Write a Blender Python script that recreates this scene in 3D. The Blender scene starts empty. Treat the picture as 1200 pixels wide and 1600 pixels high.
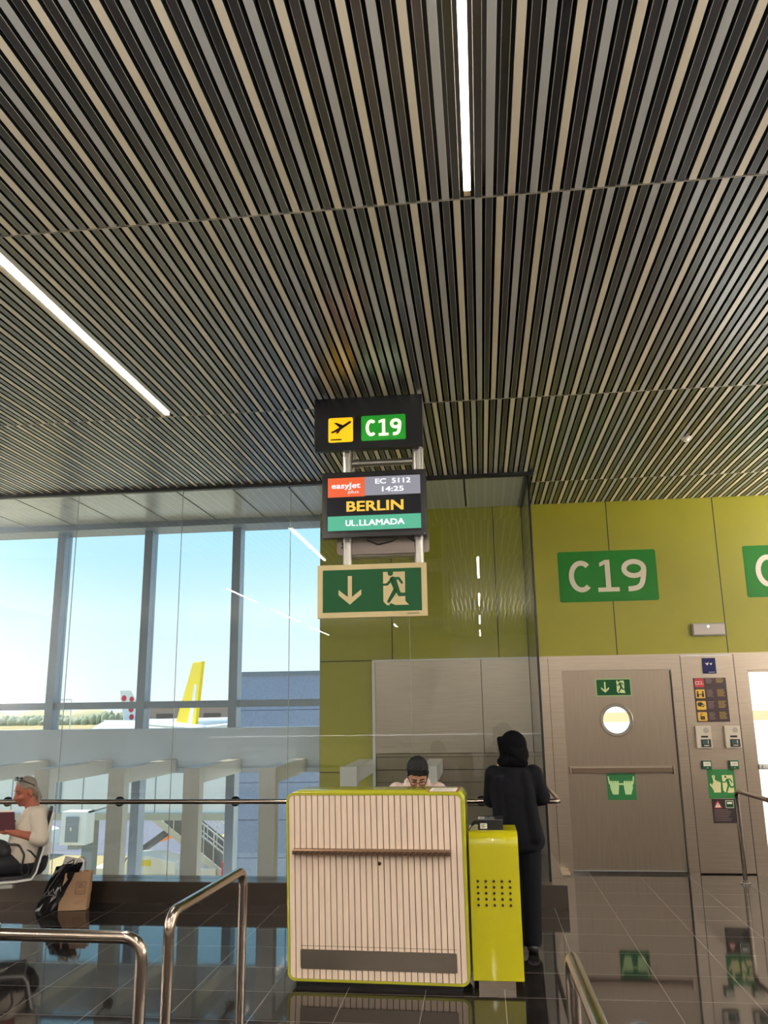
import bpy, math, random
from mathutils import Vector, Matrix
random.seed(7)
C = bpy.context.scene.collection
scene = bpy.context.scene
PI = math.pi

# ------------------------------------------------------------------ camera
F_PX = 1282.22
R_ = Vector((0.99318795, 0.11567084, -0.01406956))
U_ = Vector((0.04031611, -0.22783353, 0.97286509))
F_ = Vector((-0.10932661, 0.96680512, 0.23094492))
cam = bpy.data.cameras.new('camera'); camo = bpy.data.objects.new('camera', cam); C.objects.link(camo)
cam.sensor_fit = 'VERTICAL'; cam.sensor_height = 36.0; cam.lens = F_PX * 36.0 / 1600.0
cam.clip_start = 0.05; cam.clip_end = 6000
m = Matrix((R_, U_, -F_)).transposed().to_4x4(); m.translation = Vector((0, 0, 1.782))
camo.matrix_world = m
scene.camera = camo

# ------------------------------------------------------------------ colour management
scene.view_settings.view_transform = 'Standard'
scene.view_settings.look = 'None'
scene.view_settings.gamma = 1
scene.view_settings.use_curve_mapping = False
scene.view_settings.exposure = 0.0

def lin(v):
    v /= 255.0
    return v / 12.92 if v <= .04045 else ((v + .055) / 1.055) ** 2.4
def c(r, g, b): return (lin(r), lin(g), lin(b), 1)

# ------------------------------------------------------------------ world: clear sky paling to the horizon
SKY = 1.4
w = bpy.data.worlds.new('sky'); scene.world = w; w.use_nodes = True
nt = w.node_tree; nt.nodes.clear()
out = nt.nodes.new('ShaderNodeOutputWorld'); bg = nt.nodes.new('ShaderNodeBackground')
tc = nt.nodes.new('ShaderNodeTexCoord'); sp = nt.nodes.new('ShaderNodeSeparateXYZ'); rp = nt.nodes.new('ShaderNodeValToRGB')
nt.links.new(tc.outputs['Generated'], sp.inputs[0]); nt.links.new(sp.outputs['Z'], rp.inputs[0])
els = rp.color_ramp.elements
els[0].position = 0.0; els[0].color = c(245, 252, 252)
els[1].position = 1.0; els[1].color = c(60, 130, 200)
for pos, col in ((.03, c(239, 252, 255)), (.10, c(222, 246, 255)), (.17, c(196, 238, 255)), (.24, c(170, 229, 255)), (.45, c(125, 195, 240))):
    e = els.new(pos); e.color = col
nz = nt.nodes.new('ShaderNodeTexNoise'); nz.inputs['Scale'].default_value = 2.2; nz.inputs['Detail'].default_value = 5
mp = nt.nodes.new('ShaderNodeMapping'); mp.inputs['Scale'].default_value = (1, 1, 6)
cr = nt.nodes.new('ShaderNodeValToRGB'); cr.color_ramp.elements[0].position = .52; cr.color_ramp.elements[1].position = .85
cr.color_ramp.elements[1].color = (.35, .35, .35, 1)
mx = nt.nodes.new('ShaderNodeMixRGB'); mx.inputs[2].default_value = c(245, 248, 250)
nt.links.new(tc.outputs['Generated'], mp.inputs[0]); nt.links.new(mp.outputs[0], nz.inputs['Vector'])
nt.links.new(nz.outputs['Fac'], cr.inputs[0]); nt.links.new(cr.outputs[0], mx.inputs[0]); nt.links.new(rp.outputs[0], mx.inputs[1])
nt.links.new(mx.outputs[0], bg.inputs['Color']); bg.inputs['Strength'].default_value = SKY
nt.links.new(bg.outputs[0], out.inputs[0])

# ------------------------------------------------------------------ sun (strikes the apron, not the hall)
sun = bpy.data.lights.new('sun', 'SUN'); sun.energy = 8.5; sun.angle = .01; sun.color = (1, .87, .66)
suno = bpy.data.objects.new('sun', sun); C.objects.link(suno)
suno.rotation_euler = Vector((.45, -.28, -1.0)).to_track_quat('-Z', 'Y').to_euler()

# ------------------------------------------------------------------ unseen uplights added beside and behind the camera to brighten the ceiling
UP = [((6.55, 4.6, 1.30), 8.0, 'y', 2100.0), ((-10.6, 3.0, 1.30), 10.0, 'y', 2100.0), ((-2.0, -3.2, 1.05), 9.0, 'x', 2800.0)]
for (ux, uy, uz), ul, uax, ue in UP:
    L = bpy.data.lights.new('added_uplight_glow', 'AREA'); L.shape = 'RECTANGLE'; L.size = .22 if uax == 'y' else ul; L.size_y = ul if uax == 'y' else .22
    L.energy = ue; L.color = (.98, .97, 1.0)
    lo = bpy.data.objects.new('added_uplight_glow', L); C.objects.link(lo); lo.location = (ux, uy, uz - .01)
    lo.rotation_euler = (PI, 0, 0)

# ------------------------------------------------------------------ helpers
def newmat(name):
    mt = bpy.data.materials.new(name); mt.use_nodes = True
    return mt, mt.node_tree, mt.node_tree.nodes['Principled BSDF']
def mat(name, col, rough=.5, metal=0., coat=0., spec=.5, emit=None, es=0., noise=0., nscale=8., bump=0., bscale=60., stretch=(1, 1, 1), sheen=0.):
    mt, t, b = newmat(name)
    b.inputs['Base Color'].default_value = col; b.inputs['Roughness'].default_value = rough
    b.inputs['Metallic'].default_value = metal; b.inputs['Coat Weight'].default_value = coat
    b.inputs['Specular IOR Level'].default_value = spec; b.inputs['Sheen Weight'].default_value = sheen
    if emit: b.inputs['Emission Color'].default_value = emit; b.inputs['Emission Strength'].default_value = es
    if noise or bump:
        tc = t.nodes.new('ShaderNodeTexCoord'); mp = t.nodes.new('ShaderNodeMapping'); mp.inputs['Scale'].default_value = stretch
        t.links.new(tc.outputs['Object'], mp.inputs[0])
    if noise:
        n = t.nodes.new('ShaderNodeTexNoise'); n.inputs['Scale'].default_value = nscale; n.inputs['Detail'].default_value = 4
        t.links.new(mp.outputs[0], n.inputs['Vector'])
        hs = t.nodes.new('ShaderNodeHueSaturation'); mr = t.nodes.new('ShaderNodeMapRange')
        mr.inputs['From Min'].default_value = .3; mr.inputs['From Max'].default_value = .7
        mr.inputs['To Min'].default_value = 1 - noise; mr.inputs['To Max'].default_value = 1 + noise
        t.links.new(n.outputs['Fac'], mr.inputs[0]); t.links.new(mr.outputs[0], hs.inputs['Value'])
        hs.inputs['Color'].default_value = col; t.links.new(hs.outputs[0], b.inputs['Base Color'])
    if bump:
        n2 = t.nodes.new('ShaderNodeTexNoise'); n2.inputs['Scale'].default_value = bscale
        t.links.new(mp.outputs[0], n2.inputs['Vector'])
        bp = t.nodes.new('ShaderNodeBump'); bp.inputs['Strength'].default_value = bump; bp.inputs['Distance'].default_value = .01
        t.links.new(n2.outputs['Fac'], bp.inputs['Height']); t.links.new(bp.outputs[0], b.inputs['Normal'])
    return mt
def glass(name, tint, ior=1.5, refl=1.0, rough=0.0):
    mt, t, b = newmat(name); t.nodes.remove(b)
    o = t.nodes['Material Output']; tr = t.nodes.new('ShaderNodeBsdfTransparent'); gl = t.nodes.new('ShaderNodeBsdfGlossy')
    fr = t.nodes.new('ShaderNodeFresnel'); mxs = t.nodes.new('ShaderNodeMixShader'); ml = t.nodes.new('ShaderNodeMath'); ml.operation = 'MULTIPLY'
    fr.inputs['IOR'].default_value = ior; ml.inputs[1].default_value = refl; tr.inputs['Color'].default_value = tint
    gl.inputs['Roughness'].default_value = rough
    # same reflectance on the way in and on the way out of the pane
    geo = t.nodes.new('ShaderNodeNewGeometry'); vt = t.nodes.new('ShaderNodeVectorMath'); vt.operation = 'DOT_PRODUCT'
    t.links.new(geo.outputs['Incoming'], vt.inputs[0]); t.links.new(geo.outputs['Normal'], vt.inputs[1])
    ab = t.nodes.new('ShaderNodeMath'); ab.operation = 'ABSOLUTE'; t.links.new(vt.outputs['Value'], ab.inputs[0])
    om = t.nodes.new('ShaderNodeMath'); om.operation = 'SUBTRACT'; om.inputs[0].default_value = 1; t.links.new(ab.outputs[0], om.inputs[1])
    pw = t.nodes.new('ShaderNodeMath'); pw.operation = 'POWER'; pw.inputs[1].default_value = 5; t.links.new(om.outputs[0], pw.inputs[0])
    r0 = ((ior - 1) / (ior + 1)) ** 2
    ma = t.nodes.new('ShaderNodeMath'); ma.operation = 'MULTIPLY_ADD'; ma.inputs[1].default_value = 1 - r0; ma.inputs[2].default_value = r0
    t.links.new(pw.outputs[0], ma.inputs[0]); t.links.new(ma.outputs[0], ml.inputs[0])
    t.links.new(ml.outputs[0], mxs.inputs[0]); t.links.new(tr.outputs[0], mxs.inputs[1]); t.links.new(gl.outputs[0], mxs.inputs[2])
    t.links.new(mxs.outputs[0], o.inputs['Surface'])
    return mt

class Fr:
    def __init__(s, o, U, V, N): s.o = Vector(o); s.U = Vector(U).normalized(); s.V = Vector(V).normalized(); s.N = Vector(N).normalized()
    def p(s, u, v, d=0.): return s.o + s.U * u + s.V * v + s.N * d
def wallfr(x, y, z): return Fr((x, y, z), (1, 0, 0), (0, 0, 1), (0, -1, 0))

ORG = {}
_tc = {}
def textgeo(s, bold):
    k = (s, bold)
    if k in _tc: return _tc[k]
    cu = bpy.data.curves.new('t', 'FONT'); cu.body = s; cu.offset = bold; cu.resolution_u = 3
    ob = bpy.data.objects.new('t', cu); C.objects.link(ob)
    dg = bpy.context.evaluated_depsgraph_get(); dg.update()
    me = bpy.data.meshes.new_from_object(ob.evaluated_get(dg))
    v = [(p.co.x, p.co.y) for p in me.vertices]; f = [tuple(q.vertices) for q in me.polygons]
    bpy.data.objects.remove(ob); bpy.data.curves.remove(cu); bpy.data.meshes.remove(me)
    x0 = min(p[0] for p in v); x1 = max(p[0] for p in v); y0 = min(p[1] for p in v); y1 = max(p[1] for p in v)
    _tc[k] = ([((a - x0) / (x1 - x0), (b - y0) / (y1 - y0)) for a, b in v], f)
    return _tc[k]

def smooth2(o, k=3):
    for _ in range(k):
        q = [o[0]]
        for a, b in zip(o, o[1:]): q += [(a[0] * .75 + b[0] * .25, a[1] * .75 + b[1] * .25), (a[0] * .25 + b[0] * .75, a[1] * .25 + b[1] * .75)]
        o = q + [o[-1]]
    return o
class MB:
    def __init__(s): s.v = []; s.f = []; s.m = []; s.s = []; s.q = 0
    def add(s, vs, fs, m=0, sm=False):
        n = len(s.v); s.v += [Vector(p) for p in vs]
        for f in fs: s.f.append(tuple(i + n for i in f)); s.m.append(m); s.s.append(sm)
        return s
    def box(s, x0, x1, y0, y1, z0, z1, m=0):
        return s.add([(x, y, z) for x in (x0, x1) for y in (y0, y1) for z in (z0, z1)],
                     [(0, 1, 3, 2), (4, 6, 7, 5), (0, 4, 5, 1), (2, 3, 7, 6), (0, 2, 6, 4), (1, 5, 7, 3)], m)
    def fbox(s, fr, u0, u1, v0, v1, d0, d1, m=0):
        return s.add([fr.p(u, v, d) for u in (u0, u1) for v in (v0, v1) for d in (d0, d1)],
                     [(0, 1, 3, 2), (4, 6, 7, 5), (0, 4, 5, 1), (2, 3, 7, 6), (0, 2, 6, 4), (1, 5, 7, 3)], m)
    def bar(s, a, b, wd, ht, m=0, up=(0, 0, 1)):
        a = Vector(a); b = Vector(b); d = (b - a); L = d.length; d.normalize(); sd = d.cross(Vector(up))
        if sd.length < 1e-4: sd = d.cross(Vector((1, 0, 0)))
        sd.normalize(); u = sd.cross(d)
        return s.fbox(Fr(a, d, sd, u), 0, L, -wd / 2, wd / 2, -ht / 2, ht / 2, m)
    def prism(s, fr, pts, d0, d1, m=0, side=None, sm=False):
        n = len(pts); vs = [fr.p(u, v, d1) for u, v in pts] + [fr.p(u, v, d0) for u, v in pts]
        s.add(vs, [tuple(range(n)), tuple(range(2 * n - 1, n - 1, -1))], m)
        k = len(s.v) - 2 * n
        for i in range(n):
            j = (i + 1) % n; s.f.append((k + i, k + n + i, k + n + j, k + j)); s.m.append(m if side is None else side); s.s.append(sm)
        return s
    def disc(s, fr, u, v, r, d0, d1, m=0, n=24, ru=None):
        return s.prism(fr, [(u + (ru or r) * math.cos(2 * PI * i / n), v + r * math.sin(2 * PI * i / n)) for i in range(n)], d0, d1, m)
    def ring(s, fr, u, v, r0, r1, d0, d1, m=0, n=40):
        vs = []
        for i in range(n):
            a = 2 * PI * i / n; ca, sa = math.cos(a), math.sin(a)
            for r, d in ((r0, d0), (r0, d1), (r1, d1), (r1, d0)): vs.append(fr.p(u + r * ca, v + r * sa, d))
        fs = []
        for i in range(n):
            j = (i + 1) % n
            for k in range(4): fs.append((4 * i + k, 4 * i + (k + 1) % 4, 4 * j + (k + 1) % 4, 4 * j + k))
        return s.add(vs, fs, m)
    def rrect(s, fr, u0, u1, v0, v1, r, d0, d1, m=0, n=5): return s.prism(fr, rr(u0, u1, v0, v1, r, n), d0, d1, m)
    def stroke(s, fr, pts, wd, d0, d1, m=0, cap=True):
        if not isinstance(wd, (list, tuple)): wd = [wd] * len(pts)
        for (a, b, wa, wb) in zip(pts, pts[1:], wd, wd[1:]):
            dx, dy = b[0] - a[0], b[1] - a[1]; L = math.hypot(dx, dy) or 1; nx, ny = -dy / L, dx / L
            s.q += 1; e = (s.q % 9) * 7e-5
            s.prism(fr, [(a[0] - nx * wa / 2, a[1] - ny * wa / 2), (b[0] - nx * wb / 2, b[1] - ny * wb / 2), (b[0] + nx * wb / 2, b[1] + ny * wb / 2), (a[0] + nx * wa / 2, a[1] + ny * wa / 2)], d0, d1 + e, m)
        q = pts if cap else pts[1:-1]; qw = wd if cap else wd[1:-1]
        for p, ww in zip(q, qw):
            s.q += 1; s.disc(fr, p[0], p[1], ww / 2, d0, d1 + (s.q % 9) * 7e-5 + 3e-5, m, 14)
        return s
    def text(s, fr, t, u0, u1, v0, v1, d, m=0, bold=0.0):
        vs, fs = textgeo(t, bold)
        return s.add([fr.p(u0 + (u1 - u0) * a, v0 + (v1 - v0) * b, d) for a, b in vs], fs, m)
    def btext(s, fr, t, u0, u1, v0, v1, d, w, m=0):
        for k, (a, b) in enumerate(((-w, -w * .6), (w, -w * .6), (-w, w * .6), (w, w * .6), (0, 0))):
            s.text(fr, t, u0 + w + a, u1 - w + a, v0 + w + b, v1 - w + b, d + k * .0002, m)
        return s
    def glyphs(s, fr, t, u0, u1, v0, v1, d, th, m=0):
        """heavy signage letters drawn as strokes: C 1 8 9; th is the stroke width as a share of the height"""
        H = v1 - v0; w = H * th; n = len(t); adv = (u1 - u0 + (.07 * H)) / n; gw = adv - (.07 * H)
        for k, ch in enumerate(t):
            a = u0 + k * adv; cx = a + gw / 2; cy = (v0 + v1) / 2; e = d + .001
            if ch == 'C':
                rx, ry = gw / 2 - w / 2, H / 2 - w / 2
                o = [(cx + .03 * H + rx * 1.02 * math.cos(q), cy + ry * math.sin(q)) for q in [math.radians(48 + i * (264 / 28)) for i in range(29)]]
                s.band(fr, o, [w] * 29, d, e, m)
            elif ch == '1':
                sx = cx + .02 * H
                s.prism(fr, [(sx - w / 2, v0), (sx + w / 2, v0), (sx + w / 2, v1), (sx - w / 2, v1)], d, e + .0008, m)
                s.prism(fr, [(sx - w * .4, v1), (sx - w * 1.55, v1 - w * .55), (sx - w * 1.55, v1 - w * 1.35), (sx - w * .4, v1 - w * .85)], d, e + .0004, m)
                s.prism(fr, [(cx - gw * .40, v0), (cx + gw * .46, v0), (cx + gw * .46, v0 + w * .85), (cx - gw * .40, v0 + w * .85)], d, e, m)
            elif ch == '9':
                rx = gw / 2 - w / 2; ry = H * .30 - w / 2; cyy = v1 - H * .30
                N = 28
                for i in range(N):
                    p = []
                    for q, f in ((i, 1), (i + 1, 1), (i + 1, -1), (i, -1)):
                        an = 2 * PI * q / N; p.append((cx + (rx + f * w / 2) * math.cos(an), cyy + (ry + f * w / 2) * math.sin(an)))
                    s.prism(fr, p, d, e, m)
                o = [(cx + rx, cyy), (cx + rx * .98, cyy - H * .14), (cx + rx * .75, v0 + H * .22), (cx + rx * .30, v0 + H * .10), (cx - rx * .35, v0 + w / 2 * .9), (cx - rx * .70, v0 + w * .45)]
                s.band(fr, smooth2(o), None, d, e + .0005, m, w)
            elif ch == '8':
                for cyy, ry in ((v1 - H * .25, H * .25 - w / 2), (v0 + H * .27, H * .27 - w / 2)): s.ring(fr, cx, cyy, ry - w / 2, ry + w / 2, d, e, m)
        return s
    def band(s, fr, o, ws, d, e, m=0, w=None):
        n = len(o); ws = ws or [w] * n; L = []; Rr = []
        for i in range(n):
            p0 = o[max(i - 1, 0)]; p1 = o[min(i + 1, n - 1)]; dx, dy = p1[0] - p0[0], p1[1] - p0[1]; q = math.hypot(dx, dy) or 1; nx, ny = -dy / q * ws[i] / 2, dx / q * ws[i] / 2
            L.append((o[i][0] + nx, o[i][1] + ny)); Rr.append((o[i][0] - nx, o[i][1] - ny))
        for i in range(n - 1):
            pl = [L[i], L[i + 1], Rr[i + 1], Rr[i]]
            A = sum(pl[k][0] * pl[(k + 1) % 4][1] - pl[(k + 1) % 4][0] * pl[k][1] for k in range(4))
            s.prism(fr, pl if A > 0 else pl[::-1], d, e, m)
        return s
    def tube(s, pts, r, seg=16, m=0, bend=0., caps=True, rs=None):
        pts = [Vector(p) for p in pts]; P = [pts[0]]
        for i in range(1, len(pts) - 1):
            if bend:
                a = (pts[i - 1] - pts[i]).normalized(); b = (pts[i + 1] - pts[i]).normalized()
                ang = a.angle(b); t = min(bend / math.tan(ang / 2), (pts[i - 1] - pts[i]).length * .49, (pts[i + 1] - pts[i]).length * .49)
                p0 = pts[i] + a * t; p1 = pts[i] + b * t
                for k in range(9):
                    q = k / 8; P.append(p0 * (1 - q) ** 2 + pts[i] * 2 * q * (1 - q) + p1 * q * q)
            else: P.append(pts[i])
        P.append(pts[-1]); n = len(P)
        if rs is None: rs = [r] * n
        T = [(P[min(i + 1, n - 1)] - P[max(i - 1, 0)]).normalized() for i in range(n)]
        nv = T[0].orthogonal().normalized(); vs = []
        for i in range(n):
            nv = (nv - T[i] * nv.dot(T[i])).normalized(); bn = T[i].cross(nv)
            for k in range(seg):
                a = 2 * PI * k / seg; vs.append(P[i] + (nv * math.cos(a) + bn * math.sin(a)) * rs[i])
        fs = [(i * seg + k, i * seg + (k + 1) % seg, (i + 1) * seg + (k + 1) % seg, (i + 1) * seg + k) for i in range(n - 1) for k in range(seg)]
        s.add(vs, fs, m, True)
        if caps: s.add(vs[:seg], [tuple(range(seg - 1, -1, -1))], m); s.add(vs[-seg:], [tuple(range(seg))], m)
        return s
    def cyl(s, a, b, r, r1=None, seg=24, m=0, sm=True):
        s.tube([a, b], r, seg, m, rs=[r, r1 if r1 is not None else r]); return s
    def ell(s, ce, rad, m=0, R=None, seg=20, rings=12):
        ce = Vector(ce); R = R or Matrix.Identity(3); vs = []
        if not hasattr(rad, '__len__'): rad = (rad,) * 3
        for i in range(rings + 1):
            th = PI * i / rings
            for k in range(seg):
                ph = 2 * PI * k / seg
                vs.append(ce + R @ Vector((rad[0] * math.sin(th) * math.cos(ph), rad[1] * math.sin(th) * math.sin(ph), rad[2] * math.cos(th))))
        fs = [(i * seg + k, (i + 1) * seg + k, (i + 1) * seg + (k + 1) % seg, i * seg + (k + 1) % seg) for i in range(rings) for k in range(seg)]
        return s.add(vs, fs, m, True)
    def cap(s, a, b, ra, rb, m=0, seg=16):            # tapered limb with round ends
        a = Vector(a); b = Vector(b); d = (b - a); L = d.length; d.normalize(); nv = d.orthogonal().normalized(); bn = d.cross(nv); vs = []
        prof = []
        for k in range(6): t = -PI / 2 + k * PI / 12; prof.append((ra * math.sin(t), ra * math.cos(t)))
        prof.append((0, ra)); prof.append((L, rb))
        for k in range(1, 7): t = k * PI / 12; prof.append((L + rb * math.sin(t), rb * math.cos(t)))
        for q, r in prof:
            r = max(r, 1e-4)
            for k in range(seg): t = 2 * PI * k / seg; vs.append(a + d * q + (nv * math.cos(t) + bn * math.sin(t)) * r)
        n = len(prof)
        fs = [(i * seg + k, i * seg + (k + 1) % seg, (i + 1) * seg + (k + 1) % seg, (i + 1) * seg + k) for i in range(n - 1) for k in range(seg)]
        fs += [tuple(range(seg - 1, -1, -1)), tuple((n - 1) * seg + k for k in range(seg))]
        return s.add(vs, fs, m, True)
    def loft(s, secs, m=0, seg=28, caps=True, sm=True):   # secs: (centre, rx, ry, angle)
        vs = []
        for sec in secs:
            ce, rx, ry = Vector(sec[0]), sec[1], sec[2]; an = sec[3] if len(sec) > 3 else 0
            for k in range(seg):
                t = 2 * PI * k / seg; x, y = rx * math.cos(t), ry * math.sin(t)
                vs.append(ce + Vector((x * math.cos(an) - y * math.sin(an), x * math.sin(an) + y * math.cos(an), 0)))
        n = len(secs)
        fs = [(i * seg + k, i * seg + (k + 1) % seg, (i + 1) * seg + (k + 1) % seg, (i + 1) * seg + k) for i in range(n - 1) for k in range(seg)]
        if caps: fs += [tuple(range(seg - 1, -1, -1)), tuple((n - 1) * seg + k for k in range(seg))]
        return s.add(vs, fs, m, sm)
    def xf(s, M): s.v = [M @ p for p in s.v]; return s
    def build(s, name, mats, parent=None, loc=None, bevel=0., bseg=2):
        if not isinstance(mats, (list, tuple)): mats = [mats]
        base = Vector(loc) if loc is not None else (ORG[parent] if parent else Vector((0, 0, 0)))
        me = bpy.data.meshes.new(name); me.from_pydata([tuple(p - base) for p in s.v], [], s.f)
        for k in mats: me.materials.append(k)
        for p, a, b in zip(me.polygons, s.m, s.s): p.material_index = a; p.use_smooth = b
        me.update(); me.validate()
        o = bpy.data.objects.new(name, me); C.objects.link(o)
        if parent:
            o.parent = parent; o.location = base - ORG[parent]
        else: o.location = base
        ORG[o] = base
        if bevel:
            bv = o.modifiers.new('bevel', 'BEVEL'); bv.width = bevel; bv.segments = bseg; bv.limit_method = 'ANGLE'; bv.angle_limit = .7
            bv.harden_normals = False
        return o
def rr(u0, u1, v0, v1, r, n=5):
    pts = []
    for cx, cy, a0 in ((u1 - r, v0 + r, -PI / 2), (u1 - r, v1 - r, 0), (u0 + r, v1 - r, PI / 2), (u0 + r, v0 + r, PI)):
        for k in range(n + 1): a = a0 + k * PI / 2 / n; pts.append((cx + r * math.cos(a), cy + r * math.sin(a)))
    return pts
def empty(name, loc):
    o = bpy.data.objects.new(name, None); C.objects.link(o); o.location = loc; ORG[o] = Vector(loc); o.empty_display_size = .1
    return o
def tag(o, label, cat, group=None):
    o['label'] = label; o['category'] = cat
    if group: o['group'] = group
    return o
def struct(o): o['kind'] = 'structure'; return o
def remesh(o, vox, sm=4, fac=.5):
    r = o.modifiers.new('skin', 'REMESH'); r.mode = 'VOXEL'; r.voxel_size = vox; r.use_smooth_shade = True
    if sm:
        k = o.modifiers.new('soften', 'SMOOTH'); k.factor = fac; k.iterations = sm
    return o
def tousle(o, amt, size):
    tx = bpy.data.textures.new('strands', 'CLOUDS'); tx.noise_scale = size
    dm = o.modifiers.new('strands', 'DISPLACE'); dm.texture = tx; dm.strength = amt; dm.mid_level = .5
    return o
def copy_tree(o, loc=None, parent=None):
    cpy = o.copy(); C.objects.link(cpy)
    if parent: cpy.parent = parent
    if loc is not None: cpy.location = loc
    for ch in list(o.children): copy_tree(ch, None, cpy)
    return cpy

# ------------------------------------------------------------------ lamps of the hall: warm LED lines in the slatted ceiling
ZC = 4.115          # underside of the slats
LED_COL = (1.0, .92, .83)
led_spots = [(.027, 1.15, 3.394), (-2.445, 3.55, 6.061)]
for k in range(1, 4): led_spots.append((.027, 3.394 - 4.45 * k - 2.25, 3.394 - 4.45 * k))
for k in range(1, 4): led_spots.append((-2.445, 6.061 - 4.45 * k - 2.5, 6.061 - 4.45 * k))
for k in range(0, 4): led_spots.append((2.55, 4.3 - 4.45 * k - 2.3, 4.3 - 4.45 * k))
for k in range(0, 4): led_spots.append((5.0, 7.8 - 4.45 * k - 2.3, 7.8 - 4.45 * k))
for k in range(1, 4): led_spots.append((-4.95, 5.2 - 4.45 * k - 2.3, 5.2 - 4.45 * k))
LED_W = 54.0
m_led = mat('led_diffuser', (1, 1, 1, 1), .4, emit=(1, .86, .68, 1), es=7.0)
m_ledend = mat('led_end_cap', c(215, 190, 145), .4)
led_count = 0
def led(x, y0, y1):
    global led_count
    t = empty('ceiling_light', (x, (y0 + y1) / 2, ZC))
    MB().box(x - .0165, x + .0165, y0, y1, ZC - .004, ZC + .03).build('diffuser', m_led, t)
    MB().box(x - .0155, x + .0155, y1, y1 + .045, ZC - .001, ZC + .03).build('end_cap', m_ledend, t)
    L = bpy.data.lights.new('led_glow', 'AREA'); L.shape = 'RECTANGLE'; L.size = .03; L.size_y = y1 - y0; L.energy = LED_W * (y1 - y0) / 2.3
    L.color = LED_COL
    lo = bpy.data.objects.new('led_glow', L); C.objects.link(lo); lo.parent = t; lo.location = (0, 0, -.006)
    return t

# ------------------------------------------------------------------ materials
m_beige = mat('slat_beige', c(238, 222, 192), .42, coat=.9)
m_grey = mat('slat_grey', c(184, 182, 174), .38, coat=.9)
m_dark = mat('slat_charcoal', c(40, 35, 38), .33, coat=.9)
m_black = mat('slat_black', c(24, 24, 28), .33, coat=.9)
for k_ in (m_beige, m_grey, m_dark, m_black):
    b_ = k_.node_tree.nodes['Principled BSDF']; b_.inputs['Coat IOR'].default_value = 1.9; b_.inputs['Coat Roughness'].default_value = .24
m_void = mat('plenum_black', (.004, .004, .004, 1), .9)
m_edge = mat('slat_edge', c(205, 198, 180), .35)
m_green = mat('lacquer_lime', c(142, 136, 28), .38, noise=.03, nscale=2)
m_steel = mat('brushed_steel', c(178, 165, 150), .30, metal=1., noise=.06, nscale=3, stretch=(1, 1, 25), bump=.02, bscale=40)
m_steel_d = mat('door_steel', c(158, 145, 130), .32, metal=1., noise=.07, nscale=3, stretch=(30, 1, 1))
m_tube = mat('polished_tube_steel', c(158, 146, 134), .18, metal=1.)
m_joint = mat('joint_black', (.01, .01, .01, 1), .6)
m_frame = mat('facade_frame_grey', c(138, 148, 158), .35, metal=.3)
m_post = mat('post_grey', c(198, 196, 188), .42, metal=.2)
m_span = mat('spandrel_grey', c(178, 188, 196), .45, metal=.1)
m_soff = mat('soffit_panel', c(205, 202, 190), .25, metal=.35)
m_ledge = mat('ledge_bronze', c(92, 84, 77), .28, metal=.9, noise=.05, nscale=4)
m_glass = glass('partition_glass', (.93, .955, .96, 1), 1.52, 1.1)
m_pane = glass('window_glass', (.97, .98, .985, 1), 1.5, .8)
m_wallw = mat('plaster_warm', c(200, 192, 180), .7)
m_chrome = mat('chrome', c(210, 205, 200), .08, metal=1.)
m_blackp = mat('black_plastic', c(18, 18, 20), .35)
m_alu0 = mat('trough_grey', c(190, 188, 184), .5)
m_white = mat('white_print', c(235, 230, 215), .5)

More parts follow.
